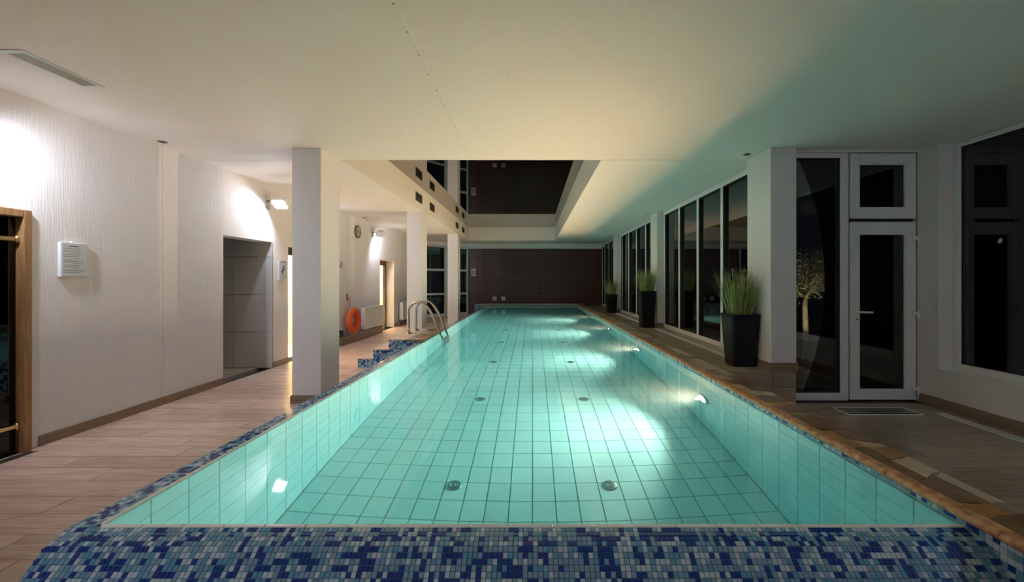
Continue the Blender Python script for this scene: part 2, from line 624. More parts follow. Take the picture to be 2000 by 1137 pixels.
# two warm lit rooms behind doorways
def lit_room(d, n, side_label, depth=1.6, mg=0.5):
    y0, y1, z1 = d
    x1 = XL - WT
    m = MB()
    m.box(x1 - depth - 0.1, x1 - depth, y0 - mg, y1 + 1.2, 0, 2.4)
    m.box(x1 - depth, x1, y0 - mg - 0.1, y0 - mg, 0, 2.4)
    m.box(x1 - depth, x1, y1 + 1.2, y1 + 1.3, 0, 2.4)
    m.box(x1 - depth, x1, y0 - mg - 0.1, y1 + 1.3, 2.4, 2.5)
    m.box(x1 - depth, x1, y0 - mg - 0.1, y1 + 1.3, -0.1, 0.0)
    rm = struct('wall_room_%d' % n, m, 'cream', 'warm yellow lit room seen through %s' % side_label, 'wall')
    f = MB()
    f.box(x1 - 0.05, x1 + 0.02, y1 - 0.09, y1, 0, z1, ch=0.004)
    f.box(x1 - 0.05, x1 + 0.02, y0, y0 + 0.05, 0, z1, ch=0.004)
    f.box(x1 - 0.05, x1 + 0.02, y0 + 0.05, y1 - 0.09, z1 - 0.13, z1, ch=0.004)
    f.build('door_%d' % (n + 2), 'brown_frame', None, kind='structure', label='brown wooden frame of %s' % side_label, category='door frame')
    t = thing('globe_lamp', 'glowing globe ceiling lamp in the room behind %s' % side_label, 'lamp', (x1 - 0.8, (y0 + y1) / 2 + 0.6, 2.4), 'globe lamps in the lit rooms')
    MB().lathe([(0.07, 0), (0.07, -0.03), (0.03, -0.05), (0.03, -0.08)], (0, 0, 0), (0, 0, 1), 20).build('base', 'white_paint', t, True)
    MB().lathe([(0.0, -0.27), (0.06, -0.255), (0.095, -0.21), (0.105, -0.17), (0.095, -0.13), (0.06, -0.09), (0.03, -0.08)], (0, 0, 0), (0, 0, 1), 20).build('globe', 'room_lens', t, True)
    lamp('POINT', 'globe_light', t, (0, 0, -0.38), ROOM_W, ROOM_COL, 0.08)
    return rm
lit_room(D3, 1, 'the doorway half hidden by the near column', mg=0.02)
lit_room(D4, 2, 'the far doorway beside the radiator')

# far left angled glazing, back panelling
GZ = [(-3.84, 14.55), (-3.16, 15.28), (-2.46, 15.95)]
def glazing_seg(n, a, b, label):
    a, b = Vector((*a, 0)), Vector((*b, 0))
    d = (b - a)
    L = d.length
    d.normalize()
    ang = math.atan2(d.y, d.x)
    root = link('window_%d' % n, None, None, (a.x, a.y, 0), kind='structure', label=label, category='window')
    root.rotation_euler = (0, 0, ang)
    for z0, z1 in ((0.0, 0.10), (0.77, 0.84), (1.63, 1.71), (2.48, 2.55)):
        box(0, L, -0.035, 0.035, z0, z1, ch=0.004).build('rail', 'white_pvc', root)
    box(0, L, -0.06, 0.06, 2.55, CEIL).build('header', 'cornice', root)
    for x in (0.03, L - 0.03):
        box(x - 0.03, x + 0.03, -0.04, 0.04, 0, 2.55, ch=0.004).build('post', 'white_pvc', root)
    for z0, z1 in ((0.10, 0.77), (0.84, 1.63), (1.71, 2.48)):
        box(0.06, L - 0.06, -0.004, 0.004, z0, z1).build('pane', 'glass', root)
glazing_seg(1, GZ[0], GZ[1], 'white gridded corner glazing beside the second column')
glazing_seg(2, GZ[1], GZ[2], 'white gridded corner glazing next to the dark red panelling')
wb = MB().box(-2.60, WX + 0.2, YB + 0.012, YB + 0.25, 0, CEIL)
wall_back = struct('wall_back', wb, 'panel_joint', 'dark red-brown wood panelled end wall', 'wall')
zz = (0.0, 0.714, 1.446, 2.168, 2.50)
for i in range(4):
    for a, b in ((-2.46, -2.112), (-2.10, 0.30), (0.304, WX)):
        box(a + 0.002, b - 0.002, YB, YB + 0.012, zz[i] + 0.006, zz[i + 1] - 0.006, ch=0.003).build('panel', 'panel', wall_back)
cn = MB().box(-2.46, WX, YB - 0.16, YB + 0.02, 2.56, CEIL).box(-2.46, WX, YB - 0.08, YB + 0.02, 2.50, 2.56)
struct('trim_1', cn, 'cornice', 'white boxed cornice above the dark red panelling', 'cornice')

# right hand side: window wall of the walkway
def window_bay(n, y0, y1, posts, label):
    root = link('window_%d' % n, None, None, (WX, y0, WALK), kind='structure', label=label, category='window')
    H = CEIL - 0.005 - WALK
    fw = 0.035
    box(-0.05, 0.05, 0, y1 - y0, 0, 0.075, ch=0.006).build('rail', 'white_pvc', root)
    box(-0.05, 0.05, 0, y1 - y0, H - 0.07, H, ch=0.006).build('rail', 'white_pvc', root)
    for p in posts:
        box(-0.05, 0.05, p - y0 - fw, p - y0 + fw, 0.075, H - 0.07, ch=0.006).build('post', 'white_pvc', root)
    for a, b in zip(posts[:-1], posts[1:]):
        a, b = min(a, b), max(a, b)
        g = box(-0.042, 0.042, a - y0 + fw, a - y0 + fw + 0.008, 0.075, H - 0.07)
        g.box(-0.042, 0.042, b - y0 - fw - 0.008, b - y0 - fw, 0.075, H - 0.07)
        g.box(-0.042, 0.042, a - y0 + fw + 0.008, b - y0 - fw - 0.008, 0.075, 0.083)
        g.box(-0.042, 0.042, a - y0 + fw + 0.008, b - y0 - fw - 0.008, H - 0.078, H - 0.07)
        pa = box(-0.005, 0.005, a - y0 + fw + 0.006, b - y0 - fw - 0.006, 0.08, H - 0.075).build('pane', 'glass', root)
        g.build('gasket', 'gasket', pa)
window_bay(3, 4.82, 8.50, [4.86, 5.03, 5.89, 6.75, 7.60, 8.45], 'tall white framed window bay beside the nearest planter')
window_bay(4, 8.92, 12.68, [8.97, 9.02, 9.85, 10.72, 11.58, 12.42, 12.63], 'tall white framed window bay behind the middle planter')
window_bay(5, 13.07, YB, [13.12, 13.75, 14.57, 15.4, 15.95], 'tall white framed window bay by the dark red end wall')

# columns
def column(x0, x1, y0, y1, z0, name, label, skirted=True):
    c = MB().box(x0, x1, y0, y1, z0, CEIL, ch=0.004)
    o = c.build(name, 'column', None, kind='structure', label=label, category='column')
    if skirted:
        s = MB()
        e = 0.012
        s.box(x0 - e, x1 + e, y0 - e, y0, z0, z0 + SK, ch=0.002)
        s.box(x0 - e, x1 + e, y1, y1 + e, z0, z0 + SK, ch=0.002)
        s.box(x0 - e, x0, y0, y1, z0, z0 + SK, ch=0.002)
        s.box(x1, x1 + e, y0, y1, z0, z0 + SK, ch=0.002)
        s.build('skirting', 'skirting', o)
    return o
LC = (-2.528, -2.222)
column(*LC, 4.41, 4.83, 0, 'column', 'large white square column on the plank floor left of the pool')
column(*LC, 8.44, 8.84, 0, 'column', 'white square column behind the pool ladder')
column(*LC, 12.50, 12.90, 0, 'column', 'smallest white column in front of the corner glazing', False)
column(2.486, 2.757, 4.384, 4.86, WALK, 'column', 'broad white column beside the white glazed door')
column(2.52, 2.757, 8.50, 8.96, WALK, 'column', 'white column behind the middle planter')
column(2.52, 2.757, 12.68, 13.10, WALK, 'column', 'white column behind the farthest planter')

# door wall on the right
DY = 4.50
dw = MB()
dw.box(2.755, XR + 0.28, DY - 0.02, DY + 0.16, 2.66, CEIL)
dw.box(2.755, 2.775, DY - 0.02, DY + 0.16, 0, 2.66)
struct('wall_door', dw, 'plaster', 'narrow plaster strip above the white glazed door', 'wall')
wr = MB()
wr.box(XR, XR + 0.30, 4.266, DY + 0.16, 0, CEIL)
wr.box(XR, XR + 0.30, 0.4, 4.266, 0, 0.385)
wr.box(XR, XR + 0.30, YF, 0.4, 0, CEIL)
struct('wall_right', wr, 'plaster', 'white plaster wall with a deep window opening beside the glazed door', 'wall')
skirt('right', [(XR - 0.012, XR, YF, 3.35, 0, 0.10), (XR - 0.012, XR, 3.354, DY - 0.03, 0, 0.10)], 'brown wood-look skirting under the big dark window')
# big window in the right wall
w6 = link('window_6', None, None, (4.275, 0.4, 0.385), kind='structure', label='big dark window in the white wall beside the glazed door', category='window')
H6, L6 = CEIL - 0.385 - 0.003, 3.866
box(0, 0.08, 0, L6, 0, 0.07, ch=0.006).build('rail', 'white_pvc', w6)
box(0, 0.08, 0, L6, H6 - 0.05, H6, ch=0.006).build('rail', 'white_pvc', w6)
box(0, 0.08, 0, 0.07, 0.07, H6 - 0.05, ch=0.006).build('post', 'white_pvc', w6)
box(0, 0.08, L6 - 0.07, L6, 0.07, H6 - 0.05, ch=0.006).build('post', 'white_pvc', w6)
p6 = box(0.03, 0.04, 0.065, L6 - 0.065, 0.065, H6 - 0.045).build('pane', 'glass', w6)
box(-0.155, 0.0, 0, L6, -0.004, 0.006, ch=0.002).build('sill', 'white_paint', w6)
gk = box(0.012, 0.03, 0.07, L6 - 0.07, 0.07, 0.078)
gk.box(0.012, 0.03, L6 - 0.078, L6 - 0.07, 0.078, H6 - 0.05)
gk.box(0.012, 0.03, 0.07, L6 - 0.07, H6 - 0.058, H6 - 0.05)
gk.build('gasket', 'gasket', p6)

# fixed light beside the door
w7 = link('window_7', None, None, (2.775, DY, 0), kind='structure', label='tall fixed pane between the broad column and the glazed door', category='window')
WW = 3.392 - 2.775
box(0, WW, 0, 0.09, 0.0, 0.083, ch=0.006).build('rail', 'white_pvc', w7)
box(0, WW, 0, 0.09, 2.607, 2.66, ch=0.006).build('rail', 'white_pvc', w7)
box(0, 0.05, 0, 0.09, 0.083, 2.607, ch=0.006).build('post', 'white_pvc', w7)
box(0.53, WW, 0, 0.09, 0.083, 2.607, ch=0.006).build('post', 'white_pvc', w7)
p7 = box(0.046, 0.534, 0.04, 0.05, 0.08, 2.61).build('pane', 'glass', w7)
g = box(0.05, 0.53, 0.016, 0.04, 0.083, 0.091).box(0.05, 0.53, 0.016, 0.04, 2.599, 2.607).box(0.522, 0.53, 0.016, 0.04, 0.091, 2.599)
g.build('gasket', 'gasket', p7)

# glazed door with its transom
d2 = link('door_2', None, None, (3.40, DY, 0), kind='structure', label='white framed glazed door with a transom window above it', category='door')
DW = 4.118 - 3.40
fr = box(-0.006, DW, 0.05, 0.10, 0.0, 0.02).box(-0.006, DW, 0.05, 0.10, 2.645, 2.66).box(-0.006, 0.02, 0.05, 0.10, 0.02, 2.645).box(DW - 0.02, DW, 0.05, 0.10, 0.02, 2.645).box(0.02, DW - 0.02, 0.05, 0.10, 1.90, 1.97)
fr.build('outer_frame', 'gasket', d2)
def sash(name, z0, z1, gx0, gx1, gz0, gz1):
    x0, x1 = 0.003, DW - 0.012
    s = MB()
    s.box(x0, gx0, -0.01, 0.06, z0, z1, ch=0.006)
    s.box(gx1, x1, -0.01, 0.06, z0, z1, ch=0.006)
    s.box(gx0, gx1, -0.01, 0.06, z0, gz0, ch=0.006)
    s.box(gx0, gx1, -0.01, 0.06, gz1, z1, ch=0.006)
    o = s.build(name, 'white_pvc', d2)
    b = MB()
    bw = 0.014
    b.box(gx0, gx0 + bw, -0.004, 0.02, gz0, gz1, ch=0.003)
    b.box(gx1 - bw, gx1, -0.004, 0.02, gz0, gz1, ch=0.003)
    b.box(gx0, gx1, -0.004, 0.02, gz0, gz0 + bw, ch=0.003)
    b.box(gx0, gx1, -0.004, 0.02, gz1 - bw, gz1, ch=0.003)
    b.build('glazing_bead', 'white_pvc', o)
    box(gx0, gx1, 0.028, 0.036, gz0, gz1).build('pane', 'glass', o)
    return o
leaf = sash('leaf', 0.012, 1.918, 0.094, 0.607, 0.112, 1.795)
sash('transom', 1.954, 2.652, 0.094, 0.607, 2.062, 2.545)
hp = box(0.050, 0.078, -0.022, -0.010, 0.83, 1.05, ch=0.004)
hp.build('handle_plate', 'white_paint', leaf)
MB().tube([(0.064, -0.02, 0.955), (0.064, -0.062, 0.955), (0.075, -0.07, 0.955), (0.19, -0.07, 0.952)], 0.010, 10).build('handle', 'white_paint', leaf, True)
box(0.058, 0.070, -0.025, -0.021, 0.868, 0.888).build('keyhole', 'black', leaf)
box(0.052, 0.080, -0.024, -0.010, 1.268, 1.318, ch=0.005).build('lock', 'white_paint', leaf)
box(0.346, 0.386, -0.0125, -0.0095, 2.622, 2.628).build('maker_mark', 'ink', d2)
for z in (1.735, 0.933, 0.127):
    h = box(DW - 0.062, DW - 0.022, -0.03, -0.008, z - 0.012, z + 0.028, ch=0.004).box(DW - 0.04, DW - 0.002, -0.04, -0.012, z - 0.006, z + 0.022, ch=0.004)
    ho = h.build('hinge', 'white_paint', d2)
    MB().lathe([(0.010, -0.055), (0.012, -0.05), (0.012, 0.035), (0.010, 0.04)], (DW - 0.012, -0.032, z), (0, 0, 1), 12).build('pin', 'white_paint', ho, True)

# wall behind the camera closes the room
struct('wall_front', MB().box(XL - WT, XR + 0.3, YF - 0.2, YF, 0, CEIL), 'plaster', 'plain white plaster wall closing the near end of the hall', 'wall')

# ------------------------------------------------------------------ THE SETTING: ceiling
ce = MB()
T = CEIL + 0.08
ce.box(XL - WT, XR + 0.3, YF - 0.2, 4.841, CEIL, T)
ce.box(XL - WT, RX0, 4.853, YB + 0.25, CEIL, T)
ce.box(RX1, WX + 0.3, 4.853, YB + 0.25, CEIL, T)
ce.box(RX0, RX1, RY1, YB + 0.25, CEIL, T)
ceil = struct('ceiling', ce, 'ceiling', 'white stucco ceiling with a mirrored recess over the pool', 'ceiling')
MB().box(XL - WT, XR + 0.3, 4.841, 4.853, CEIL + 0.004, T).build('joint_strip', 'seam', ceil)
rc = MB()
rc.box(RX0 - 0.1, RX0, RY0, RY1, CEIL + 0.081, RZ)
rc.box(RX1, RX1 + 0.1, RY0, RY1, CEIL + 0.081, RZ)
rc.box(RX0 - 0.1, RX1 + 0.1, RY0 - 0.1, RY0, CEIL + 0.081, RZ)
rc.box(RX0 - 0.1, RX1 + 0.1, RY1, RY1 + 0.1, CEIL + 0.081, RZ)
rc.build('recess_wall', 'cornice', ceil)
MB().box(RX0 - 0.1, RX1 + 0.1, RY0 - 0.1, RY1 + 0.1, RZ, RZ + 0.02).build('mirror_panel', 'mirror', ceil, label='dark glossy mirror film in the recess')
# riveted joint strip
st = struct('trim_2', MB().box(-0.712, -0.680, YF, 2.538, CEIL - 0.004, CEIL, ch=0.0015).box(-0.712, -0.680, 2.544, 4.83, CEIL - 0.004, CEIL, ch=0.0015), 'ceiling', 'narrow white joint strip running along the ceiling', 'trim')
sm = MB().lathe([(0.0045, -0.0015), (0.0045, 0)], (0, 0, 0), (0, 0, 1), 8).mesh('screw', 'seam')
for i in range(14):
    link('screw', sm, st, (-0.696, 1.62 + i * 0.24, CEIL - 0.0042))

# ------------------------------------------------------------------ THE POOL
pool = thing('swimming_pool', 'long raised swimming pool lined with pale turquoise tiles', 'pool', (0, PY0, 0))
OFF = Vector((0, -PY0, 0))
def pl(name, mb, mats, parent=None, smooth=False, **p):
    mb.v = [(a[0], a[1] - PY0, a[2]) for a in mb.v]
    return mb.build(name, mats, parent or pool, smooth, **p)
bs = MB()
bs.box(-1.70, 1.84, PY0 - 0.02, PY1 + 0.05, PFLOOR - 0.15, PFLOOR - 0.010)
bs.box(-1.715, -1.641, PY0, PY1, PFLOOR - 0.15, RIM - 0.008)
bs.box(1.641, 1.84, 1.1, PY1, PFLOOR - 0.15, 0.384)
bs.box(-1.715, 1.85, PY1 + 0.011, PY1 + 0.06, PFLOOR - 0.15, RIM - 0.008)
bs.box(-1.715, 1.641, PY0 - 0.05, PY0 - 0.011, PFLOOR - 0.15, RIM - 0.008)
pl('basin', bs, 'pool_grout')

# floor tiles: 20 across, nearest rows single, the rest as one field
TW, TL = 2 * PX / 20, 0.1965
ft = MB().tile((0, 0, 0), (1, 0, 0), (0, 1, 0), (0, 0, 1), TW - 0.005, TL - 0.005, 0.010, 0.0015).mesh('floor_tile', 'pool_tile')
field = MB()
ny = int((PY1 - PY0) / TL) + 1
for j in range(ny):
    for i in range(20):
        p = (-PX + i * TW + 0.0025, PY0 + j * TL, PFLOOR - 0.010)
        if 4 <= j < 19:
            link('floor_tile', ft, pool, Vector(p) + OFF)
        else:
            field.tile(p, (1, 0, 0), (0, 1, 0), (0, 0, 1), TW - 0.005, TL - 0.005, 0.010, 0.0015)
pl('floor_tiling', field, 'pool_tile', kind='stuff')
# wall tiles
wallH = RIM - 0.012 - PFLOOR
nz_ = 8
TH = wallH / nz_
wtl = MB().tile((0, 0, 0), (0, 1, 0), (0, 0, 1), (1, 0, 0), TL - 0.004, TH - 0.002, 0.010, 0.0015).mesh('wall_tile', 'pool_tile')
wtr = MB().tile((0, 0, 0), (0, 1, 0), (0, 0, 1), (-1, 0, 0), TL - 0.004, TH - 0.002, 0.010, 0.0015).mesh('wall_tile', 'pool_tile')
fieldw = MB()
for j in range(ny - 1):
    for k in range(nz_):
        z = PFLOOR + k * TH + 0.0015
        y = PY0 + j * TL + 0.002
        if j < 18:
            link('wall_tile', wtl, pool, Vector((-1.641, y, z)) + OFF)
            link('wall_tile', wtr, pool, Vector((1.641, y, z)) + OFF)
        else:
            fieldw.tile((-1.641, y, z), (0, 1, 0), (0, 0, 1), (1, 0, 0), TL - 0.004, TH - 0.002, 0.010, 0.0015)
            fieldw.tile((1.641, y, z), (0, 1, 0), (0, 0, 1), (-1, 0, 0), TL - 0.004, TH - 0.002, 0.010, 0.0015)
for i in range(20):
    for k in range(nz_):
        z = PFLOOR + k * TH + 0.0015
        fieldw.tile((-PX + i * TW + 0.002, PY1 + 0.011, z), (1, 0, 0), (0, 0, 1), (0, -1, 0), TW - 0.004, TH - 0.003, 0.010, 0.0015)
        fieldw.tile((-PX + i * TW + 0.002, PY0 - 0.011, z), (1, 0, 0), (0, 0, 1), (0, 1, 0), TW - 0.004, TH - 0.003, 0.010, 0.0015)
pl('wall_tiling', fieldw, 'pool_tile', kind='stuff')
# white rim tiles: front row and left row
rtw = 2 * PX / 21
rt = MB().box(0, rtw - 0.003, 0, 0.020, 0, 0.014, ch=0.003).mesh('rim_tile', 'rim_tile')
for i in range(21):
    link('rim_tile', rt, pool, Vector((-PX + i * rtw, PY0 - 0.020, RIM - 0.012)) + OFF)
rt2 = MB().box(0, 0.020, 0, TL - 0.003, 0, 0.014, ch=0.003).mesh('rim_tile', 'rim_tile')
for j in range(ny - 1):
    link('rim_tile', rt2, pool, Vector((-PX - 0.020, PY0 + j * TL, RIM - 0.012)) + OFF)

# mosaic cladding
MOS = ['mosaic_navy', 'mosaic_mid', 'mosaic_pale', 'mosaic_teal']
def pick(r_):
    q = r_.random()
    return 0 if q < 0.21 else 1 if q < 0.56 else 2 if q < 0.82 else 3
mr_ = random.Random(3)
MC, MR = 0.0178, 0.0195
def mosaic(mb, o, u, v, n, nu, nv, pu, pv, keep=None, single=None, cluster=True):
    o, u, v = Vector(o), Vector(u), Vector(v)
    prev = [1] * nu
    for b in range(nv):
        last = 1
        for a in range(nu):
            q = mr_.random()
            c = last if (last == 0 and q < 0.28) else prev[a] if (prev[a] == 0 and q < 0.22) else pick(mr_)
            last = c
            prev[a] = c
            p = o + u * (pu * a) + v * (pv * b)
            if keep and not keep(p + u * pu * .5 + v * pv * .5):
                continue
            if single and single(a, b):
                single_tiles.append((p, c))
                continue
            mb.tile(p, u, v, n, pu - 0.0016, pv - 0.0016, 0.003, 0.0006, c)
single_tiles = []
mos = MB()
base = MB()
# upper ledge of the front lip, gently sloping to the camera
A = Vector((0, PY0 - 0.021, RIM - 0.003))
B = Vector((0, 1.505, 0.336))
dv = (B - A)
lv = dv.length
dv.normalize()
nn = Vector((0, dv.z, -dv.y)) * 1.0
if nn.z < 0:
    nn = -nn
X0, X1 = -1.742, 1.645
ncol = int((X1 - X0) / MC)
nr = round(lv / MR)
mosaic(mos, (X0, A.y, A.z), (1, 0, 0), dv, nn, ncol, nr, MC, lv / nr)
# lower slope of the lip
SL = math.radians(40)
dv2 = Vector((0, -math.cos(SL), -math.sin(SL)))
nn2 = Vector((0, -math.sin(SL), math.cos(SL)))
NR2 = 9
def is_single(a, b):
    return b in (3, 4) and 22 <= a < 172
mosaic(mos, (X0, B.y, B.z), (1, 0, 0), dv2, nn2, ncol, NR2, MC, MR, single=is_single)
C = B + dv2 * (NR2 * MR)
# vertical front down to the floor
nr3 = int(C.z / MR)
mosaic(mos, (X0, C.y, C.z), (1, 0, 0), (0, 0, -1), (0, -1, 0), ncol, nr3, MC, C.z / nr3)
tm = [MB().tile((0, 0, 0), (1, 0, 0), dv2, nn2, MC - 0.0016, MR - 0.0016, 0.003, 0.0006).mesh('mosaic_tile', MOS[c]) for c in range(4)]
for p, c in single_tiles:
    link('mosaic_tile', tm[c], pool, p + OFF)
lip = [(PY0 - 0.011, 0.0), (PY0 - 0.011, RIM - 0.0035), (A.y, A.z - 0.0005), (B.y, B.z - 0.0005), (C.y + 0.0005, C.z - 0.0005), (C.y + 0.0005, 0.0)]
base.prism(lip[::-1], 'x', X0, X1 + 0.01)
# left rim strip and outer left face
nyl = int((PY1 - C.y) / MC)
nys = int((PY1 - PY0) / MC)
mosaic(mos, (-1.6515, PY0 - 0.02, RIM - 0.002), (0, 1, 0), (-1, 0, 0), (0, 0, 1), nys, 5, MC, 0.0182)
def keep_left(p):
    if p.y > PY0 - 0.02:
        return True
    if p.y > B.y:
        return p.z < B.z + (p.y - B.y) / (A.y - B.y) * (A.z - B.z) - 0.004
    return p.z < B.z - (B.y - p.y) * math.tan(SL) - 0.004
mosaic(mos, (X0, C.y, 0.0), (0, 1, 0), (0, 0, 1), (-1, 0, 0), int((PY1 - C.y) / 0.024), 15, 0.024, 0.024, keep=keep_left)
base.box(X0 + 0.0, -1.652, PY0 - 0.011, PY1, 0.0, RIM - 0.0035)
# little wall under the stone coping, in front of the lip corner and the strip above the water
mosaic(mos, (1.641, 1.12, 0.384), (0, 1, 0), (0, 0, -1), (-1, 0, 0), int((PY0 - 1.12) / 0.0235) , 12, 0.0235, 0.0235)
mosaic(mos, (1.641, PY0 + 0.002, 0.385), (0, 1, 0), (0, 0, -1), (-1, 0, 0), int((PY1 - PY0) / 0.024), 1, 0.024, 0.0235)
# pale face of the far raised end left of the water
mosaic(mos, (-2.15, PY1 - 0.001, 0.385), (1, 0, 0), (0, 0, -1), (0, -1, 0), int(0.50 / 0.024), 15, 0.024, 0.024)
pl('mosaic_cladding', mos, MOS, kind='stuff')
pl('mosaic_bed', base, 'mosaic_grout')
fe = MB().box(-2.15, -1.70, PY1, YB - 0.01, 0, 0.385).box(-2.15, 1.85, PY1 + 0.06, YB - 0.01, 0, 0.385)
pl('far_plinth', fe, 'mosaic_grout')

# stone coping: bullnose blocks and irregular flagstones
def bullnose(mb, y0, y1, xin, xout, sgn=1):
    r_ = 0.0175
    pts = [(xout, COP - 0.036)]
    pts += [(xin + sgn * (r_ - r_ * math.cos(math.radians(a))), COP - r_ + r_ * math.sin(math.radians(a)) * 1.0) for a in range(-84, 85, 14)]
    pts += [(xout, COP)]
    mb.prism(pts if sgn > 0 else pts[::-1], 'y', y0, y1)
sr = random.Random(11)
y = 1.0
while y < PY1 - 0.01:
    L = 0.46 + sr.uniform(-0.06, 0.06)
    y1 = min(y + L, PY1 + 0.02)
    b = MB()
    bullnose(b, y, y1 - 0.003, 1.612, 1.668)
    pl('coping_block', b, 'stone_edge')
    y = y1
def flag_strip(mb_parent, xa, xb, ya, yb, z0, z1, pfun):
    y = ya
    s0 = sr.uniform(-0.06, 0.06)
    while y < yb - 0.02:
        L = sr.uniform(0.09, 0.24)
        y1 = min(y + L, yb)
        s1 = 0.0 if y1 >= yb else sr.uniform(-0.10, 0.10)
        if y <= ya:
            s0 = 0.0
        mid = sr.uniform(0.35, 0.65) if sr.random() < 0.75 else None
        g = 0.003
        def xat(t):
            return xa + (xb - xa) * t
        def edge(yc, s, t):
            return yc + s * (t - 0.5)
        cells = [(0.0, mid), (mid, 1.0)] if mid else [(0.0, 1.0)]
        for t0, t1 in cells:
            w = sr.uniform(-0.02, 0.02)
            poly = [(xat(t0) + g, edge(y, s0, t0) + g), (xat((t0 + t1) / 2), edge(y, s0, (t0 + t1) / 2) + g + 0.012 * sr.random()), (xat(t1) - g, edge(y, s0, t1) + g),
                    (xat(t1) - g, edge(y1, s1, t1) - g), (xat((t0 + t1) / 2), edge(y1, s1, (t0 + t1) / 2) - g - 0.012 * sr.random()), (xat(t0) + g, edge(y1, s1, t0) - g)]
            m = MB().prism(poly, 'z', z0, z1 + sr.uniform(-0.002, 0.001))
            pfun(m, 'stone%d' % sr.choice((0, 1, 2, 3, 0, 2, 1)))
        y, s0 = y1, s1
pl('coping_bed', MB().box(1.668, 1.86, 1.0, PY1 + 0.02, 0.384, COP - 0.008).box(1.84, 1.86, 1.0, PY1, 0.0, 0.384), 'stone2')
flag_strip(pool, 1.668, 1.86, 1.0, PY1 + 0.02, COP - 0.008, COP, lambda m, s: pl('flagstone', m, s))
# far end coping
pl('coping_bed', MB().box(-2.15, 1.90, PY1 - 0.01, YB - 0.02, 0.385, COP, ch=0.006), 'stone1', label='pale stone edge of the far pool end')

# floor inlets
inl = MB().lathe([(0.058, 0.0), (0.058, 0.004), (0.050, 0.010), (0.036, 0.010)], (0, 0, 0), (0, 0, 1), 24).mesh('floor_inlet', 'steel_dull', True)
inc = MB().lathe([(0.032, 0.004), (0.032, 0.014), (0.024, 0.017), (0.010, 0.017), (0.008, 0.012)], (0, 0, 0), (0, 0, 1), 20).mesh('cover', 'steel', True)
inr = MB().lathe([(0.037, 0.0), (0.037, 0.006)], (0, 0, 0), (0, 0, 1), 20).mesh('gap_ring', 'black')
for j in range(8):
    for x in (-0.585, 0.575):
        o = link('floor_inlet', inl, pool, Vector((x, 3.13 + j * 1.572, PFLOOR)) + OFF)
        link('cover', inc, o)
        link('gap_ring', inr, o)

# the water
# smooth normals let the lamps' light be traced through the refracting surface
wm = MB().add([(-1.632, PY0, WAT), (1.642, PY0, WAT), (1.642, PY1 + 0.01, WAT), (-1.632, PY1 + 0.01, WAT)], [(0, 1, 2, 3)])
water = wm.build('pool_water', 'water', None, True, label='still clear turquoise water filling the pool', category='water', kind='stuff')

# underwater lamps in the right wall
names = ['nearest round underwater lamp in the pool wall below the big planter', 'second round underwater lamp along the pool wall', 'third round underwater lamp along the pool wall', 'farthest glowing round underwater lamp along the pool wall']
for i, ly in enumerate((4.0, 6.43, 8.90, 11.35)):
    t = thing('underwater_lamp', names[i], 'lamp', (PX + 0.001, ly, WAT - 0.70), 'underwater lamps in the pool wall')
    MB().lathe([(0.115, 0.0), (0.115, -0.012), (0.100, -0.022), (0.088, -0.022), (0.084, -0.010)], (0, 0, 0), (1, 0, 0), 28).build('trim_ring', 'steel', t, True)
    MB().lathe([(0.083, -0.006), (0.083, -0.012), (0.06, -0.018), (0.0, -0.021)], (0, 0, 0), (1, 0, 0), 28).build('lens', 'pool_lens', t, True)
    lg = lamp('SPOT', 'lamp_beam', t, (-0.055, 0, 0), POOL_W, POOL_COL, 0.03, (-1, -0.04, -0.03), 126, 0.4)
    lg.data.cycles.is_caustics_light = True
    lc = lamp('SPOT', 'lamp_core', t, (-0.055, 0, 0), POOL_CORE_W, POOL_COL, 0.03, (-1, 0.0, -0.02), 92, 0.9)
    lc.data.cycles.is_caustics_light = True
    lu = lamp('SPOT', 'lamp_upbeam', t, (-0.055, 0, 0.005), POOL_UP_W, POOL_UP_COL, 0.025, (-0.68, 0.0, 0.73), 108, 1.0)
    lu.data.cycles.is_caustics_light = True

# ------------------------------------------------------------------ steps and ladder
steps = thing('pool_steps', 'three mosaic clad steps up to the ladder platform beside the pool', 'steps', (-2.1, 6.21, 0))
SO = Vector((2.1, -6.21, 0))
def ps(name, mb, mats, parent=None, smooth=False, **p):
    mb.v = [(a[0] + SO.x, a[1] + SO.y, a[2]) for a in mb.v]
    return mb.build(name, mats, parent or steps, smooth, **p)
SX = [-2.585, -2.358, -2.128]
SZ = [0.138, 0.273, 0.42]
SY1 = 7.65
core = MB()
for x0, x1, z in ((SX[0], SX[1], SZ[0]), (SX[1], SX[2], SZ[1]), (SX[2], -1.745, SZ[2])):
    core.box(x0 + 0.005, x1 + 0.005 if x1 != -1.745 else x1, 6.215, SY1, 0, z - 0.012)
core.box(-1.745, -1.65, 6.215, SY1, RIM + 0.002, SZ[2] - 0.012)
ps('core', core, 'mosaic_grout')
sm_ = MB()
def keep_step(p):
    if p.x > -1.75 and p.z < RIM:
        return False
    h = SZ[0] if p.x < SX[1] else SZ[1] if p.x < SX[2] else SZ[2]
    return p.z < h - 0.012
mosaic(sm_, (SX[0], 6.215, 0.0), (1, 0, 0), (0, 0, 1), (0, -1, 0), int((1.655 * -1 - SX[0]) / 0.0228), 18, 0.0228, 0.0228, keep=keep_step)
for x, z0, z1 in ((SX[0], 0, SZ[0]), (SX[1], SZ[0], SZ[1]), (SX[2], SZ[1], SZ[2])):
    mosaic(sm_, (x + 0.005, 6.215, z0), (0, 1, 0), (0, 0, 1), (-1, 0, 0), int((SY1 - 6.215) / 0.0228), 6, 0.0228, 0.0218)
ps('mosaic_cladding', sm_, MOS, kind='stuff')
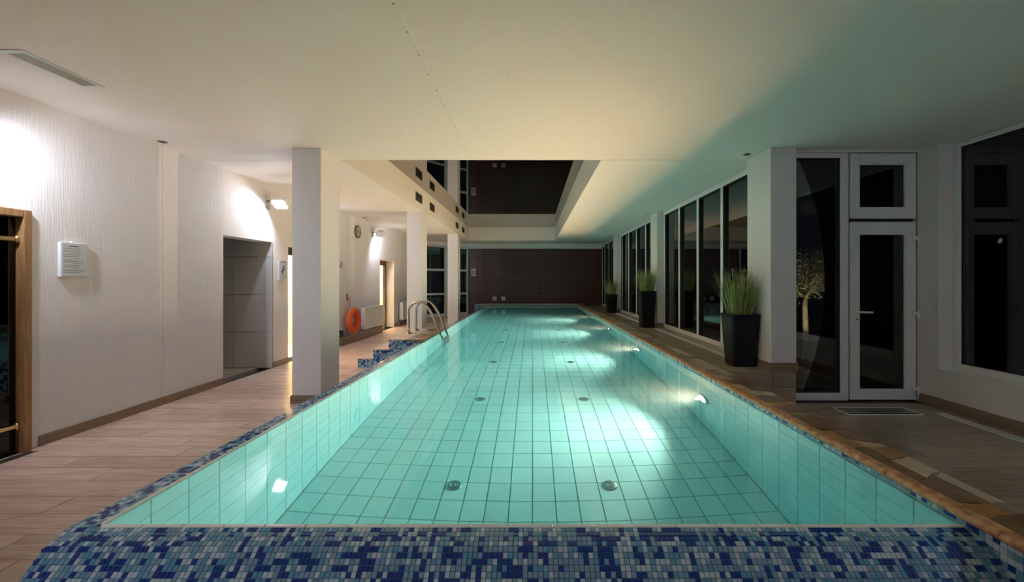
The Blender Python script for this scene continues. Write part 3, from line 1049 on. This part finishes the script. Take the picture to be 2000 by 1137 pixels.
for x0, x1, z in ((SX[0], SX[1], SZ[0]), (SX[1], SX[2], SZ[1])):
    ps('tread', MB().box(x0 - 0.005, x1 + 0.004, 6.205, SY1, z - 0.012, z, ch=0.002), 'plank')
y = 6.205
while y < SY1 - 0.05:
    ps('plank', MB().box(SX[2] - 0.005, -1.853, y, min(y + 0.19, SY1) - 0.003, SZ[2] - 0.012, SZ[2], ch=0.002), 'plank')
    y += 0.19
y = 6.205
while y < SY1 - 0.02:
    b = MB()
    bullnose(b, y, min(y + 0.48, SY1) - 0.003, -1.605, -1.66, -1)
    ps('coping_block', b, 'stone_edge')
    y += 0.48
ps('coping_bed', MB().box(-1.85, -1.66, 6.205, SY1, SZ[2] - 0.036, SZ[2] - 0.008), 'stone2')
flag_strip(steps, -1.85, -1.66, 6.205, SY1, SZ[2] - 0.008, SZ[2], lambda m, s: ps('flagstone', m, s))

ladder = thing('pool_ladder', 'polished steel pool ladder with two curved handrails on the platform', 'ladder', (-2.02, 6.86, COP))
def rail_pts():
    pts = [(0, 0, 0.0), (0, 0, 0.12), (0.0, 0, 0.30)]
    for a in range(0, 151, 15):
        g = math.radians(180 - a)
        pts.append((0.16 + 0.16 * math.cos(g), 0, 0.36 + 0.16 * math.sin(g)))
    pts += [(0.42, 0, 0.245), (0.50, 0, 0.02), (0.545, 0, -0.10), (0.555, 0, -0.25), (0.555, 0, -0.60), (0.555, 0, -1.0)]
    return pts
for dy in (0.0, 0.44):
    MB().tube([(a, b + dy, c) for a, b, c in rail_pts()], 0.021, 12).build('handrail', 'steel', ladder, True)
    MB().lathe([(0.055, 0.0), (0.055, 0.006), (0.035, 0.018), (0.0225, 0.022)], (0, dy, 0), (0, 0, 1), 20).build('flange', 'steel', ladder, True)
for z in (-0.28, -0.53, -0.78):
    MB().box(0.515, 0.595, 0.015, 0.425, z - 0.012, z + 0.012, ch=0.006).build('rung', 'steel', ladder)

# ------------------------------------------------------------------ planters with grass
def planter(name_label, grass_n, x, y, w0, w1, h, gh, seed):
    t = thing('planter', name_label, 'planter', (x, y, WALK), 'black planters with grass along the windows')
    m = MB()
    a, b = w0 / 2, w1 / 2
    c = 0.018
    def ring(s, z):
        return [(-s + c, -s, z), (s - c, -s, z), (s, -s + c, z), (s, s - c, z), (s - c, s, z), (-s + c, s, z), (-s, s - c, z), (-s, -s + c, z)]
    rings = [ring(a - 0.006, 0), ring(a, 0.008), ring(b - 0.003, h - 0.03), ring(b, h - 0.02), ring(b, h), ring(b - 0.022, h), ring(b - 0.026, h - 0.06)]
    vs = [p for r_ in rings for p in r_]
    fs = [tuple(range(8))[::-1]]
    for i in range(len(rings) - 1):
        for k in range(8):
            l = (k + 1) % 8
            fs.append((i * 8 + k, i * 8 + l, (i + 1) * 8 + l, (i + 1) * 8 + k))
    m.add(vs, fs)
    m.build('pot', 'black_gloss', t)
    s_ = MB()
    s_.add(ring(b - 0.025, h - 0.045), [tuple(range(8))])
    s_.build('soil', 'soil', t)
    g = MB()
    r_ = random.Random(seed)
    for i in range(grass_n):
        ang = r_.uniform(0, 2 * math.pi)
        rad = (b - 0.03) * math.sqrt(r_.random())
        px, py = rad * math.cos(ang), rad * math.sin(ang)
        hh = gh * r_.uniform(0.55, 1.0)
        lean = (rad / b) * 0.09 + r_.uniform(0, 0.13)
        la = ang + r_.uniform(-0.8, 0.8)
        droop = r_.uniform(0, 0.15) * (1 if r_.random() < 0.45 else 0.15)
        wd = r_.uniform(0.0016, 0.0030)
        sx, sy = math.cos(la + 1.57), math.sin(la + 1.57)
        n = 6
        vs, fs = [], []
        for k in range(n + 1):
            u = k / n
            d = lean * u + droop * u * u * u
            z = h - 0.05 + hh * (u - 0.30 * droop / 0.12 * u ** 4 * 0.5)
            wk_ = wd * (1 - u ** 2.2) + 0.0004
            cx, cy = px + d * math.cos(la), py + d * math.sin(la)
            if cx > 0.08:
                cx = 0.08 + 0.07 * math.tanh((cx - 0.08) / 0.07)
            vs += [(cx - sx * wk_, cy - sy * wk_, z), (cx + sx * wk_, cy + sy * wk_, z)]
            if k:
                fs.append((2 * k - 2, 2 * k - 1, 2 * k + 1, 2 * k))
        g.add(vs, fs)
    g.build('grass', 'grass', t, kind='stuff')
    return t
planter('nearest black tapered planter of tall green grass beside the broad column', 420, 2.322, 4.70, 0.235, 0.31, 0.575, 0.60, 1)
planter('tallest black planter of green grass in front of the second window column', 380, 2.31, 8.48, 0.25, 0.31, 0.735, 0.56, 2)
planter('farthest and smallest looking black planter of green grass near the end wall', 320, 2.32, 12.35, 0.25, 0.31, 0.54, 0.56, 3)

# ------------------------------------------------------------------ floor grilles
def slot_grille(name, label, x0, x1, y0, y1, z, bars_along, n, mat='white_paint'):
    t = thing(name, label, 'grille', ((x0 + x1) / 2, (y0 + y1) / 2, z))
    w, l = (x1 - x0) / 2, (y1 - y0) / 2
    e = 0.010
    f = MB().box(-w, w, -l, -l + e, 0, 0.004).box(-w, w, l - e, l, 0, 0.004).box(-w, -w + e, -l + e, l - e, 0, 0.004).box(w - e, w, -l + e, l - e, 0, 0.004)
    f.build('frame', mat, t)
    MB().box(-w + e, w - e, -l + e, l - e, 0.0003, 0.0012).build('well', 'vent_dark', t)
    if bars_along == 'y':
        bm = MB().box(-w * 0.10 / 1, w * 0.10, -l + e, l - e, 0.0012, 0.0036).mesh('bar', mat)
        for k in range(n):
            link('bar', bm, t, (-w + (k + 0.5) * 2 * w / n, 0, 0))
    else:
        bm = MB().box(-w + e, w - e, -0.0045, 0.0045, 0.0012, 0.0036).mesh('bar', mat)
        for k in range(n):
            link('bar', bm, t, (0, -l + (k + 0.5) * 2 * l / n, 0))
t = thing('floor_vent', 'white framed rectangular floor vent in front of the glazed door', 'vent', (3.395, 4.135, 0.0))
MB().box(-0.365, 0.365, -0.115, -0.100, 0, 0.005).box(-0.365, 0.365, 0.100, 0.115, 0, 0.005).box(-0.365, -0.345, -0.1, 0.1, 0, 0.005).box(0.345, 0.365, -0.1, 0.1, 0, 0.005).build('frame', 'white_paint', t)
MB().box(-0.345, 0.345, -0.1, 0.1, 0.0003, 0.0012).build('well', 'vent_dark', t)
for yy in (-0.035, 0.035):
    MB().box(-0.345, 0.345, yy - 0.02, yy + 0.02, 0.0012, 0.0035).build('slat', 'steel_dull', t)
slot_grille('drain_grille', 'long slotted white grille under the big dark window', 3.90, 4.00, 2.0, 4.08, 0.0, 'x', 90)
slot_grille('drain_grille', 'long slotted pale grille along the nearest window bay', 2.375, 2.465, 5.0, 8.25, WALK, 'x', 130)
slot_grille('drain_grille', 'long slotted pale grille along the second window bay', 2.375, 2.465, 8.75, 12.1, WALK, 'x', 110)
slot_grille('drain_grille', 'narrow steel grille in the floor before the sauna door', -3.80, -3.73, 2.3, 3.17, 0.0, 'x', 40, 'steel_dull')

# ------------------------------------------------------------------ sauna door
d1 = link('door_1', None, None, (XL, D1[1], 0), kind='structure', label='dark glass sauna door in a rough wooden frame', category='door')
yw = D1[1] - D1[0]
MB().box(-0.10, 0.03, -0.055, 0.0, 0, 1.82, ch=0.004).build('frame_post', 'pine', d1)
MB().box(-0.10, 0.03, -yw, -yw + 0.055, 0, 1.82, ch=0.004).build('frame_post', 'pine', d1)
MB().box(-0.10, 0.03, -yw + 0.055, -0.055, 1.765, 1.82, ch=0.004).build('frame_head', 'pine', d1)
gd = MB().box(-0.035, -0.027, -yw + 0.06, -0.062, 0.02, 1.76).build('glass_leaf', 'smoked', d1)
for z in (1.60, 0.20):
    MB().box(-0.026, -0.004, -0.20, -0.062, z - 0.016, z + 0.016, ch=0.006).build('hinge', 'brass', gd)
    MB().lathe([(0.014, -0.024), (0.014, 0.024)], (-0.010, -0.066, z), (0, 0, 1), 12).build('hinge', 'brass', gd, True)
sn = MB().box(-5.6, -5.5, D1[0] - .4, D1[1] + .4, 0, 2.2).box(-5.5, XL - WT, D1[0] - .5, D1[0] - .4, 0, 2.2).box(-5.5, XL - WT, D1[1] + .4, D1[1] + .5, 0, 2.2).box(-5.6, XL - WT, D1[0] - .5, D1[1] + .5, 2.2, 2.3).box(-5.6, XL - WT, D1[0] - .5, D1[1] + .5, -.1, 0)
struct('wall_sauna', sn, 'pine', 'dark wooden sauna cabin behind the smoked glass door', 'wall')

# ------------------------------------------------------------------ flood lamps on the left wall, plus two added fill floods behind the camera
def flood(label, y, z, facing, name_tag, energy, tilt=0.85, yaw=-0.05, cone=172, blend=0.6, off=0.20, x=XL, turn=0.0):
    """facing +1: shines away from the camera; -1: towards it"""
    t = thing('flood_lamp', label, 'lamp', (x, y, z), 'white flood lamps on the plaster wall')
    t.rotation_euler = (0, 0, turn)
    MB().box(0.0, 0.014, -0.045, 0.045, -0.10, 0.10, ch=0.004).build('wall_plate', 'steel', t)
    MB().tube([(0.012, 0, 0.02), (0.07, 0, 0.02), (off - 0.09, 0, 0.0)], 0.012, 8).build('arm', 'steel', t, True)
    MB().tube([(0.012, 0, -0.05), (0.06, 0, -0.05)], 0.006, 8).build('arm', 'steel', t, True)
    ax = Vector((yaw, facing * math.cos(tilt), -math.sin(tilt))).normalized()
    root = Vector((off, 0.02 * facing, -0.02))
    hs = MB()
    w, h, d = 0.105, 0.085, 0.09
    s = ax.cross(Vector((0, 0, 1))).normalized()
    u = s.cross(ax).normalized()
    def rect(k, dd):
        c = root + ax * dd
        q = 0.022 * k
        W, Hh = w * k, h * k
        return [c + s * a + u * b for a, b in ((-W + q, -Hh), (W - q, -Hh), (W, -Hh + q), (W, Hh - q), (W - q, Hh), (-W + q, Hh), (-W, Hh - q), (-W, -Hh + q))]
    rings = [rect(0.62, -d), rect(0.80, -d * 0.82), rect(1.0, -0.01), rect(1.0, 0.02), rect(0.90, 0.02), rect(0.88, 0.008)]
    vs = [p for r_ in rings for p in r_]
    fs = [tuple(range(8))[::-1]]
    for i in range(len(rings) - 1):
        for k in range(8):
            l = (k + 1) % 8
            fs.append((i * 8 + k, i * 8 + l, (i + 1) * 8 + l, (i + 1) * 8 + k))
    hs.add(vs, fs)
    hs.build('housing', 'white_paint', t)
    gl = MB().add(rect(0.885, 0.010), [tuple(range(8))])
    gl.build('glass_front', 'lens_on', t)
    lamp('SPOT', 'flood_light', t, root + ax * 0.06, energy, FLOOD_COL, 0.035, ax, cone, blend)
    return t
flood('white flood lamp high on the plaster wall above the sauna door', 2.66, 2.36, 1, 'a', FLOOD_W * 1.5, tilt=0.65, yaw=-0.12, cone=150, blend=1.0, off=0.22)
flood('added fill flood on the plaster wall behind the camera', -1.9, 2.36, 1, 'd', FLOOD_W * 3.2, 0.67, 0.40, 80, 0.9)  # unseen fill, added to brighten the mosaic front and the near left floor
flood('white flood lamp on the plaster wall hidden behind the near column', 7.05, 2.42, 1, 'e', FLOOD_W)
flood('added fill flood out of view on the plaster wall beyond the big dark window', -0.6, 2.36, -1, 'f', FLOOD_W * 1.25, 0.55, 0.45, 130, 0.8, 0.20, XR, math.pi)  # added out of view to lift the door wall, right floor and mosaic
flood('bright white flood lamp on the plaster wall beside the near column', 6.08, 2.42, -1, 'b', FLOOD_W)
flood('white flood lamp seen from behind above the radiator near the far doorway', 10.05, 2.42, 1, 'c', FLOOD_W)

# ------------------------------------------------------------------ notices, clock, thermometer
def notice(name, label, y, z, w, h, t, fill):
    o = thing(name, label, 'sign', (XL, y, z))
    MB().box(0, t, 0, w, 0, h, ch=0.003).build('frame', 'frame_white', o)
    MB().box(t, t + 0.001, 0.008, w - 0.008, 0.008, h - 0.008).build('sheet', 'paper', o)
    fill(o, t + 0.001, w, h)
    return o
def bars(o, x, rows, mat='ink'):
    for y0, y1, z0, z1 in rows:
        MB().box(x, x + 0.0006, y0, y1, z0, z1).build('print_line', mat, o)
def fill_a(o, x, w, h):
    rows = [(0.06, 0.13, h - 0.034, h - 0.026), (0.03, 0.155, h - 0.052, h - 0.049)]
    r_ = random.Random(5)
    for k in range(13):
        z = h - 0.072 - k * 0.0145
        rows.append((0.02 + (0.07 if k % 3 == 1 else 0), w - 0.03 - r_.uniform(0, 0.05), z, z + 0.0028))
    bars(o, x, rows)
    MB().lathe([(0.010, -0.004), (0.010, 0.006), (0.0, 0.010)], (0.008, w * 0.47, h + 0.004), (0, 0, 1), 12).build('hook', 'frame_white', o, True)
notice('framed_notice', 'white framed text notice hanging on the plaster wall near the sauna door', 3.392, 1.318, 0.205, 0.285, 0.03, fill_a)
def fill_b(o, x, w, h):
    body = [((0.105, 0.155), (0.085, 0.175)), ((0.085, 0.175), (0.075, 0.21)), ((0.10, 0.16), (0.125, 0.185)), ((0.125, 0.185), (0.14, 0.165)), ((0.10, 0.155), (0.07, 0.145)), ((0.07, 0.145), (0.05, 0.125)), ((0.10, 0.155), (0.085, 0.125)), ((0.085, 0.125), (0.065, 0.095))]
    f = MB()
    for (a, b), (c, d) in body:
        v = Vector((c - a, d - b))
        n = Vector((-v.y, v.x)).normalized() * 0.009
        q = [(a + n.x, b + n.y), (a - n.x, b - n.y), (c - n.x, d - n.y), (c + n.x, d + n.y)]
        f.prism(q, 'x', x, x + 0.0008)
    f.lathe([(0.015, 0), (0.015, 0.0008)], (x, 0.118, 0.215), (1, 0, 0), 14)
    f.build('pictogram', 'ink_blue', o)
    bars(o, x, [(0.03, 0.17, 0.283, 0.290), (0.03, 0.17, 0.070, 0.074), (0.03, 0.165, 0.038, 0.043)], 'ink_red')
notice('warning_sign', 'small white sign with a blue slipping figure beside the open doorway', 6.318, 1.29, 0.20, 0.30, 0.03, fill_b)
o = thing('warning_sign', 'small white pictogram sign on the dark red panelling', 'sign', (-2.335, YB - 0.012, 1.455))
MB().box(0, 0.18, 0, 0.012, 0, 0.29, ch=0.003).build('plate', 'paper', o)
MB().box(0.02, 0.16, -0.001, 0, 0.06, 0.105).build('print_line', 'ink', o)
MB().lathe([(0.028, 0), (0.028, 0.001)], (0.06, 0, 0.20), (0, -1, 0), 14).lathe([(0.020, 0), (0.020, 0.001)], (0.125, 0, 0.205), (0, -1, 0), 14).box(0.035, 0.085, -0.001, 0, 0.125, 0.17).box(0.105, 0.145, -0.001, 0, 0.125, 0.175).build('pictogram', 'ink_red', o)

ck = thing('wall_clock', 'round white wall clock with a dark rim on the plaster wall', 'clock', (XL, 9.18, 2.355))
MB().lathe([(0.135, 0.0), (0.140, 0.010), (0.140, 0.032), (0.132, 0.040), (0.120, 0.034), (0.118, 0.020)], (0, 0, 0), (1, 0, 0), 36).build('rim', 'brown_frame', ck, True)
MB().lathe([(0.120, 0.012), (0.120, 0.032)], (0, 0, 0), (1, 0, 0), 36).build('dial', 'paper', ck)
for k in range(12):
    a = k * math.pi / 6
    MB().tube([(0.0325, 0.098 * math.sin(a), 0.098 * math.cos(a)), (0.0325, 0.112 * math.sin(a), 0.112 * math.cos(a))], 0.003, 5).build('hour_mark', 'ink', ck)
for a, L, w in ((math.radians(108), 0.085, 0.003), (math.radians(295), 0.060, 0.004)):
    MB().tube([(0.035, -0.015 * math.sin(a), -0.015 * math.cos(a)), (0.035, L * math.sin(a), L * math.cos(a))], w, 6).build('hand', 'black', ck)
th = thing('dial_thermometer', 'small round dial thermometer on the plaster wall past the near column', 'thermometer', (XL, 8.36, 1.605))
MB().lathe([(0.052, 0), (0.055, 0.008), (0.055, 0.036), (0.050, 0.042), (0.046, 0.034)], (0, 0, 0), (1, 0, 0), 24).build('case', 'steel_dull', th, True)
MB().lathe([(0.047, 0.03), (0.047, 0.036)], (0, 0, 0), (1, 0, 0), 24).build('dial', 'paper', th)
MB().tube([(0.038, -0.01, -0.012), (0.038, 0.02, 0.026)], 0.003, 5).build('needle', 'black', th)

# ------------------------------------------------------------------ plinth, radiators, lifebuoy, socket stand
px0 = MB().box(XL, XL + 0.10, 8.18, 10.5, 0, 0.165, ch=0.004).box(XL, XL + 0.115, 8.17, 10.5, 0.165, 0.18, ch=0.003)
struct('trim_3', px0, 'skirting', 'wood-look boxed pipe plinth under the radiator beside the lifebuoy', 'plinth')
px1 = MB().box(XL, XL + 0.08, 11.9, 13.2, 0, 0.10, ch=0.004)
struct('trim_4', px1, 'skirting', 'low dark pipe plinth under the radiator behind the ladder column', 'plinth')
def radiator(label, y0, y1, z0, z1, name='radiator'):
    t = thing(name, label, 'radiator', (XL, y0, z0), 'white panel radiators on the plaster wall')
    L, H = y1 - y0, z1 - z0
    MB().box(0.125, 0.135, 0.01, L - 0.01, 0, H, ch=0.004).build('front_panel', 'white_paint', t)
    MB().box(0.045, 0.055, 0.01, L - 0.01, 0, H, ch=0.003).build('back_panel', 'white_paint', t)
    for y in (0.0, L - 0.012):
        MB().box(0.04, 0.138, y, y + 0.012, 0.0, H, ch=0.003).build('side_cover', 'white_paint', t)
    g = MB().box(0.04, 0.052, 0.012, L - 0.012, H, H + 0.008).box(0.126, 0.138, 0.012, L - 0.012, H, H + 0.008)
    k = 0.03
    while k < L - 0.03:
        g.box(0.052, 0.126, k, k + 0.012, H + 0.001, H + 0.007)
        k += 0.03
    g.build('top_grille', 'white_paint', t)
    for y in (0.18, L - 0.18):
        MB().box(0.0, 0.046, y - 0.015, y + 0.015, 0.08, H - 0.08, ch=0.003).build('bracket', 'steel_dull', t)
    MB().tube([(0.09, -0.03, 0.03), (0.09, -0.03, -0.05), (0.02, -0.03, -0.07)], 0.009, 8).build('pipe', 'steel_dull', t, True)
    v = MB().tube([(0.09, 0.01, 0.03), (0.09, -0.045, 0.03)], 0.016, 10)
    v.build('valve', 'white_paint', t, True)
    MB().lathe([(0.008, 0), (0.008, 0.004)], (0.138, 0.03, H - 0.05), (1, 0, 0), 10).build('vent_plug', 'black', t)
    return t
radiator('wide white panel radiator between the lifebuoy and the far doorway', 9.30, 10.45, 0.20, 0.68)
radiator('white panel radiator partly hidden behind the ladder column', 12.0, 13.1, 0.16, 0.66)

lb = thing('lifebuoy', 'orange ring lifebuoy hanging low on the plaster wall', 'lifebuoy', (XL + 0.12, 8.72, 0.455))
R_, r0 = 0.205, 0.066
MB().tube([(0, R_ * math.cos(a), R_ * math.sin(a)) for a in [2 * math.pi * k / 40 for k in range(40)]], r0, 16, closed=True).build('ring', 'orange', lb, True)
for k in range(4):
    a = math.pi / 4 + k * math.pi / 2
    c = Vector((0, R_ * math.cos(a), R_ * math.sin(a)))
    d = Vector((0, math.cos(a), math.sin(a)))
    tn = Vector((0, -math.sin(a), math.cos(a)))
    b = MB()
    ring = [c + (d * math.cos(g) + Vector((1, 0, 0)) * math.sin(g)) * (r0 + 0.003) for g in [2 * math.pi * q / 16 for q in range(16)]]
    vs = [p - tn * 0.012 for p in ring] + [p + tn * 0.012 for p in ring]
    b.add(vs, [(q, (q + 1) % 16, 16 + (q + 1) % 16, 16 + q) for q in range(16)])
    b.build('band', 'orange', lb, True)
rp = []
for k in range(48):
    a = 2 * math.pi * k / 48 + math.pi / 4
    rr = R_ + r0 + 0.006 + 0.022 * abs(math.sin(2 * (a - math.pi / 4)))
    rp.append((0.01, rr * math.cos(a), rr * math.sin(a)))
MB().tube(rp, 0.006, 6, closed=True).build('grab_rope', 'rope', lb, True)
hk = thing('wall_hook', 'grey wall hook holding the rope above the orange lifebuoy', 'hook', (XL, 8.68, 0.97))
MB().box(0, 0.01, -0.02, 0.02, -0.09, 0.05, ch=0.003).build('plate', 'brown_frame', hk)
MB().tube([(0.008, 0, -0.06), (0.06, 0, -0.07), (0.085, 0, -0.04), (0.085, 0, -0.01)], 0.007, 8).build('prong', 'brown_frame', hk, True)
MB().tube([(0.08, 0.0, -0.05), (0.10, 0.03, -0.13), (0.11, -0.01, -0.20), (0.12, 0.04, -0.25)], 0.007, 6).tube([(0.08, 0.0, -0.05), (0.10, 0.07, -0.10), (0.11, 0.10, -0.20), (0.12, 0.06, -0.26)], 0.006, 6).build('hanging_rope', 'rope', hk, True)
bxs = thing('pictogram_block', 'small black block with a white symbol standing on the pipe plinth', 'sign block', (XL, 8.20, 0.18))
MB().box(0.015, 0.10, 0.0, 0.12, 0.0, 0.125, ch=0.004).build('block', 'black', bxs)
MB().box(0.035, 0.075, -0.001, 0.0005, 0.035, 0.045).box(0.045, 0.055, -0.001, 0.0005, 0.045, 0.075).lathe([(0.010, -0.001), (0.010, 0.0005)], (0.065, 0, 0.07), (0, 1, 0), 10).build('symbol', 'paper', bxs)

# sockets on the panelled wall
for x, lab in ((-1.44, 'white round-cornered socket on the dark panelling, the one closer to the corner glazing'), (-1.11, 'white round-cornered socket on the dark panelling, the one farther from the corner glazing')):
    t = thing('wall_socket', lab, 'socket', (x, YB - 0.01, 0.60), 'sockets on the dark panelling')
    MB().box(-0.075, 0.075, -0.012, 0.012, -0.07, 0.08, ch=0.01).build('plate', 'white_paint', t)
    MB().lathe([(0.045, 0.012), (0.045, 0.016), (0.038, 0.016), (0.036, 0.012)], (0, 0, 0.005), (0, -1, 0), 18).build('cup', 'vent_slat', t, True)

# vents in the recess face
vl = ['nearest', 'second', 'third', 'farthest']
for i, (vy, w) in enumerate(((8.2, 0.46), (9.28, 0.44), (12.35, 0.44), (13.45, 0.44))):
    t = thing('air_vent', '%s small brown air vent in the peach face of the ceiling recess' % vl[i], 'vent', (RX0, vy, 2.905), 'air vents in the ceiling recess')
    MB().box(0, 0.008, -w / 2, w / 2, -0.085, -0.070).box(0, 0.008, -w / 2, w / 2, 0.070, 0.085).box(0, 0.008, -w / 2, -w / 2 + 0.02, -0.07, 0.07).box(0, 0.008, w / 2 - 0.02, w / 2, -0.07, 0.07).build('frame', 'vent_wire', t)
    MB().box(0, 0.002, -w / 2 + 0.02, w / 2 - 0.02, -0.07, 0.07).build('cavity', 'vent_dark', t)
    for q in range(5):
        z = -0.056 + q * 0.028
        MB().box(0.002, 0.007, -w / 2 + 0.02, w / 2 - 0.02, z - 0.004, z + 0.004).build('louver', 'vent_wire', t)

# ceiling grille and little ceiling spots
t = thing('ceiling_vent', 'long beige slatted vent in the ceiling above the sauna door', 'vent', (-3.145, 2.77, CEIL))
MB().box(-0.075, 0.075, -0.245, -0.215, -0.006, 0).box(-0.075, 0.075, 0.215, 0.245, -0.006, 0).box(-0.075, -0.055, -0.215, 0.215, -0.006, 0).box(0.055, 0.075, -0.215, 0.215, -0.006, 0).build('frame', 'white_paint', t)
MB().box(-0.055, 0.055, -0.215, 0.215, -0.0015, 0.0).build('cavity', 'vent_dark', t)
for q in range(7):
    x = -0.047 + q * 0.0157
    MB().box(x - 0.004, x + 0.004, -0.215, 0.215, -0.006, -0.0015).build('slat', 'vent_slat', t)
sp = None
for (x, y), lab in (((-3.70, 4.20), 'small steel ceiling spot by the plaster wall near the notice'), ((2.36, 4.62), 'small steel ceiling spot beside the broad column'), ((2.40, 8.75), 'small steel ceiling spot beside the second window column'), ((2.40, 12.9), 'small steel ceiling spot beside the farthest window column'),
                    ((-3.70, 9.25), 'small steel ceiling spot above the wall clock'), ((-3.20, 10.75), 'small steel ceiling spot above the far doorway'), ((-3.1, 14.3), 'small steel ceiling spot before the corner glazing')):
    if sp is None:
        sp = thing('ceiling_spot', lab, 'ceiling spot', (x, y, CEIL), 'small ceiling spots')
        MB().lathe([(0.042, 0), (0.042, -0.004), (0.034, -0.008), (0.030, -0.004)], (0, 0, 0), (0, 0, 1), 20).build('bezel', 'steel_dull', sp, True)
        MB().lathe([(0.030, -0.001), (0.030, -0.004), (0.0, -0.006)], (0, 0, 0), (0, 0, 1), 20).build('lens', 'seam', sp, True)
    else:
        copy_tree(sp, (x, y, CEIL), lab)

# ------------------------------------------------------------------ the garden in the dark
struct('ground_garden', MB().box(WX + 0.35, 16, 4.75, 24, -0.15, -0.03).box(XR + 0.3, 16, -4, 4.75, -0.15, -0.03).box(-9, WX + 0.35, YB + 0.26, 24, -0.15, -0.03), 'earth', 'dark garden ground outside the windows', 'ground')
tr = thing('olive_tree', 'small tree lit from below outside the tall fixed pane', 'tree', (4.28, 6.6, -0.03))
tg = MB()
tg.tube([(0, 0, 0), (0.03, 0.02, 0.5), (0.0, 0.0, 0.95), (0.04, 0.0, 1.25)], [0.05, 0.042, 0.036, 0.028], 8)
r_ = random.Random(4)
tips = []
for k in range(16):
    a = k * 2.4
    l = r_.uniform(0.25, 0.48)
    e = r_.uniform(0.15, 0.9)
    b0 = Vector((0.02, 0, 1.0 + r_.uniform(0, 0.25)))
    d = Vector((math.cos(a) * math.cos(e), math.sin(a) * math.cos(e), math.sin(e) + 0.2))
    p1 = b0 + d * l * 0.5 + Vector((0, 0, 0.03))
    p2 = b0 + d * l
    tips += [p1, p2, b0 + d * l * 0.75]
    tg.tube([b0, p1, p2], [0.016, 0.010, 0.004], 5)
tg.build('trunk', 'bark', tr, True)
lf = MB()
for k in range(3600):
    c = r_.choice(tips) + Vector((r_.gauss(0, 0.09), r_.gauss(0, 0.09), r_.gauss(0.05, 0.09)))
    d = Vector((r_.gauss(0, 1), r_.gauss(0, 1), r_.gauss(0.3, 1))).normalized()
    s = d.cross(Vector((r_.gauss(0, 1), r_.gauss(0, 1), r_.gauss(0, 1)))).normalized()
    L = r_.uniform(0.035, 0.07)
    lf.add([c, c + d * L * .5 + s * 0.009, c + d * L, c + d * L * .5 - s * 0.009], [(0, 1, 2, 3)])
lf.build('foliage', 'leaf', tr, kind='stuff')
ul = thing('garden_uplight', 'small garden uplight at the foot of the lit tree', 'lamp', (4.05, 6.2, -0.03))
MB().lathe([(0.05, 0), (0.05, 0.06), (0.042, 0.07), (0.040, 0.06)], (0, 0, 0), (0, 0, 1), 18).build('body', 'black', ul, True)
lamp('SPOT', 'uplight_beam', ul, (0, 0, 0.09), 60, (1.0, 0.86, 0.62), 0.03, (0.23, 0.40, 1.2), 55, 0.6)

# light of the underwater lamps is traced through the water surface onto the hall
water.cycles.is_caustics_caster = True
for o in bpy.data.objects:
    if o.type == 'MESH' and o is not water and o.name.split('.')[0] in ('ceiling', 'recess_wall', 'column', 'wall_left', 'wall_right', 'wall_door', 'wall_back', 'header', 'trim_2', 'skirting', 'mirror_panel', 'housing'):
        o.cycles.is_caustics_receiver = True
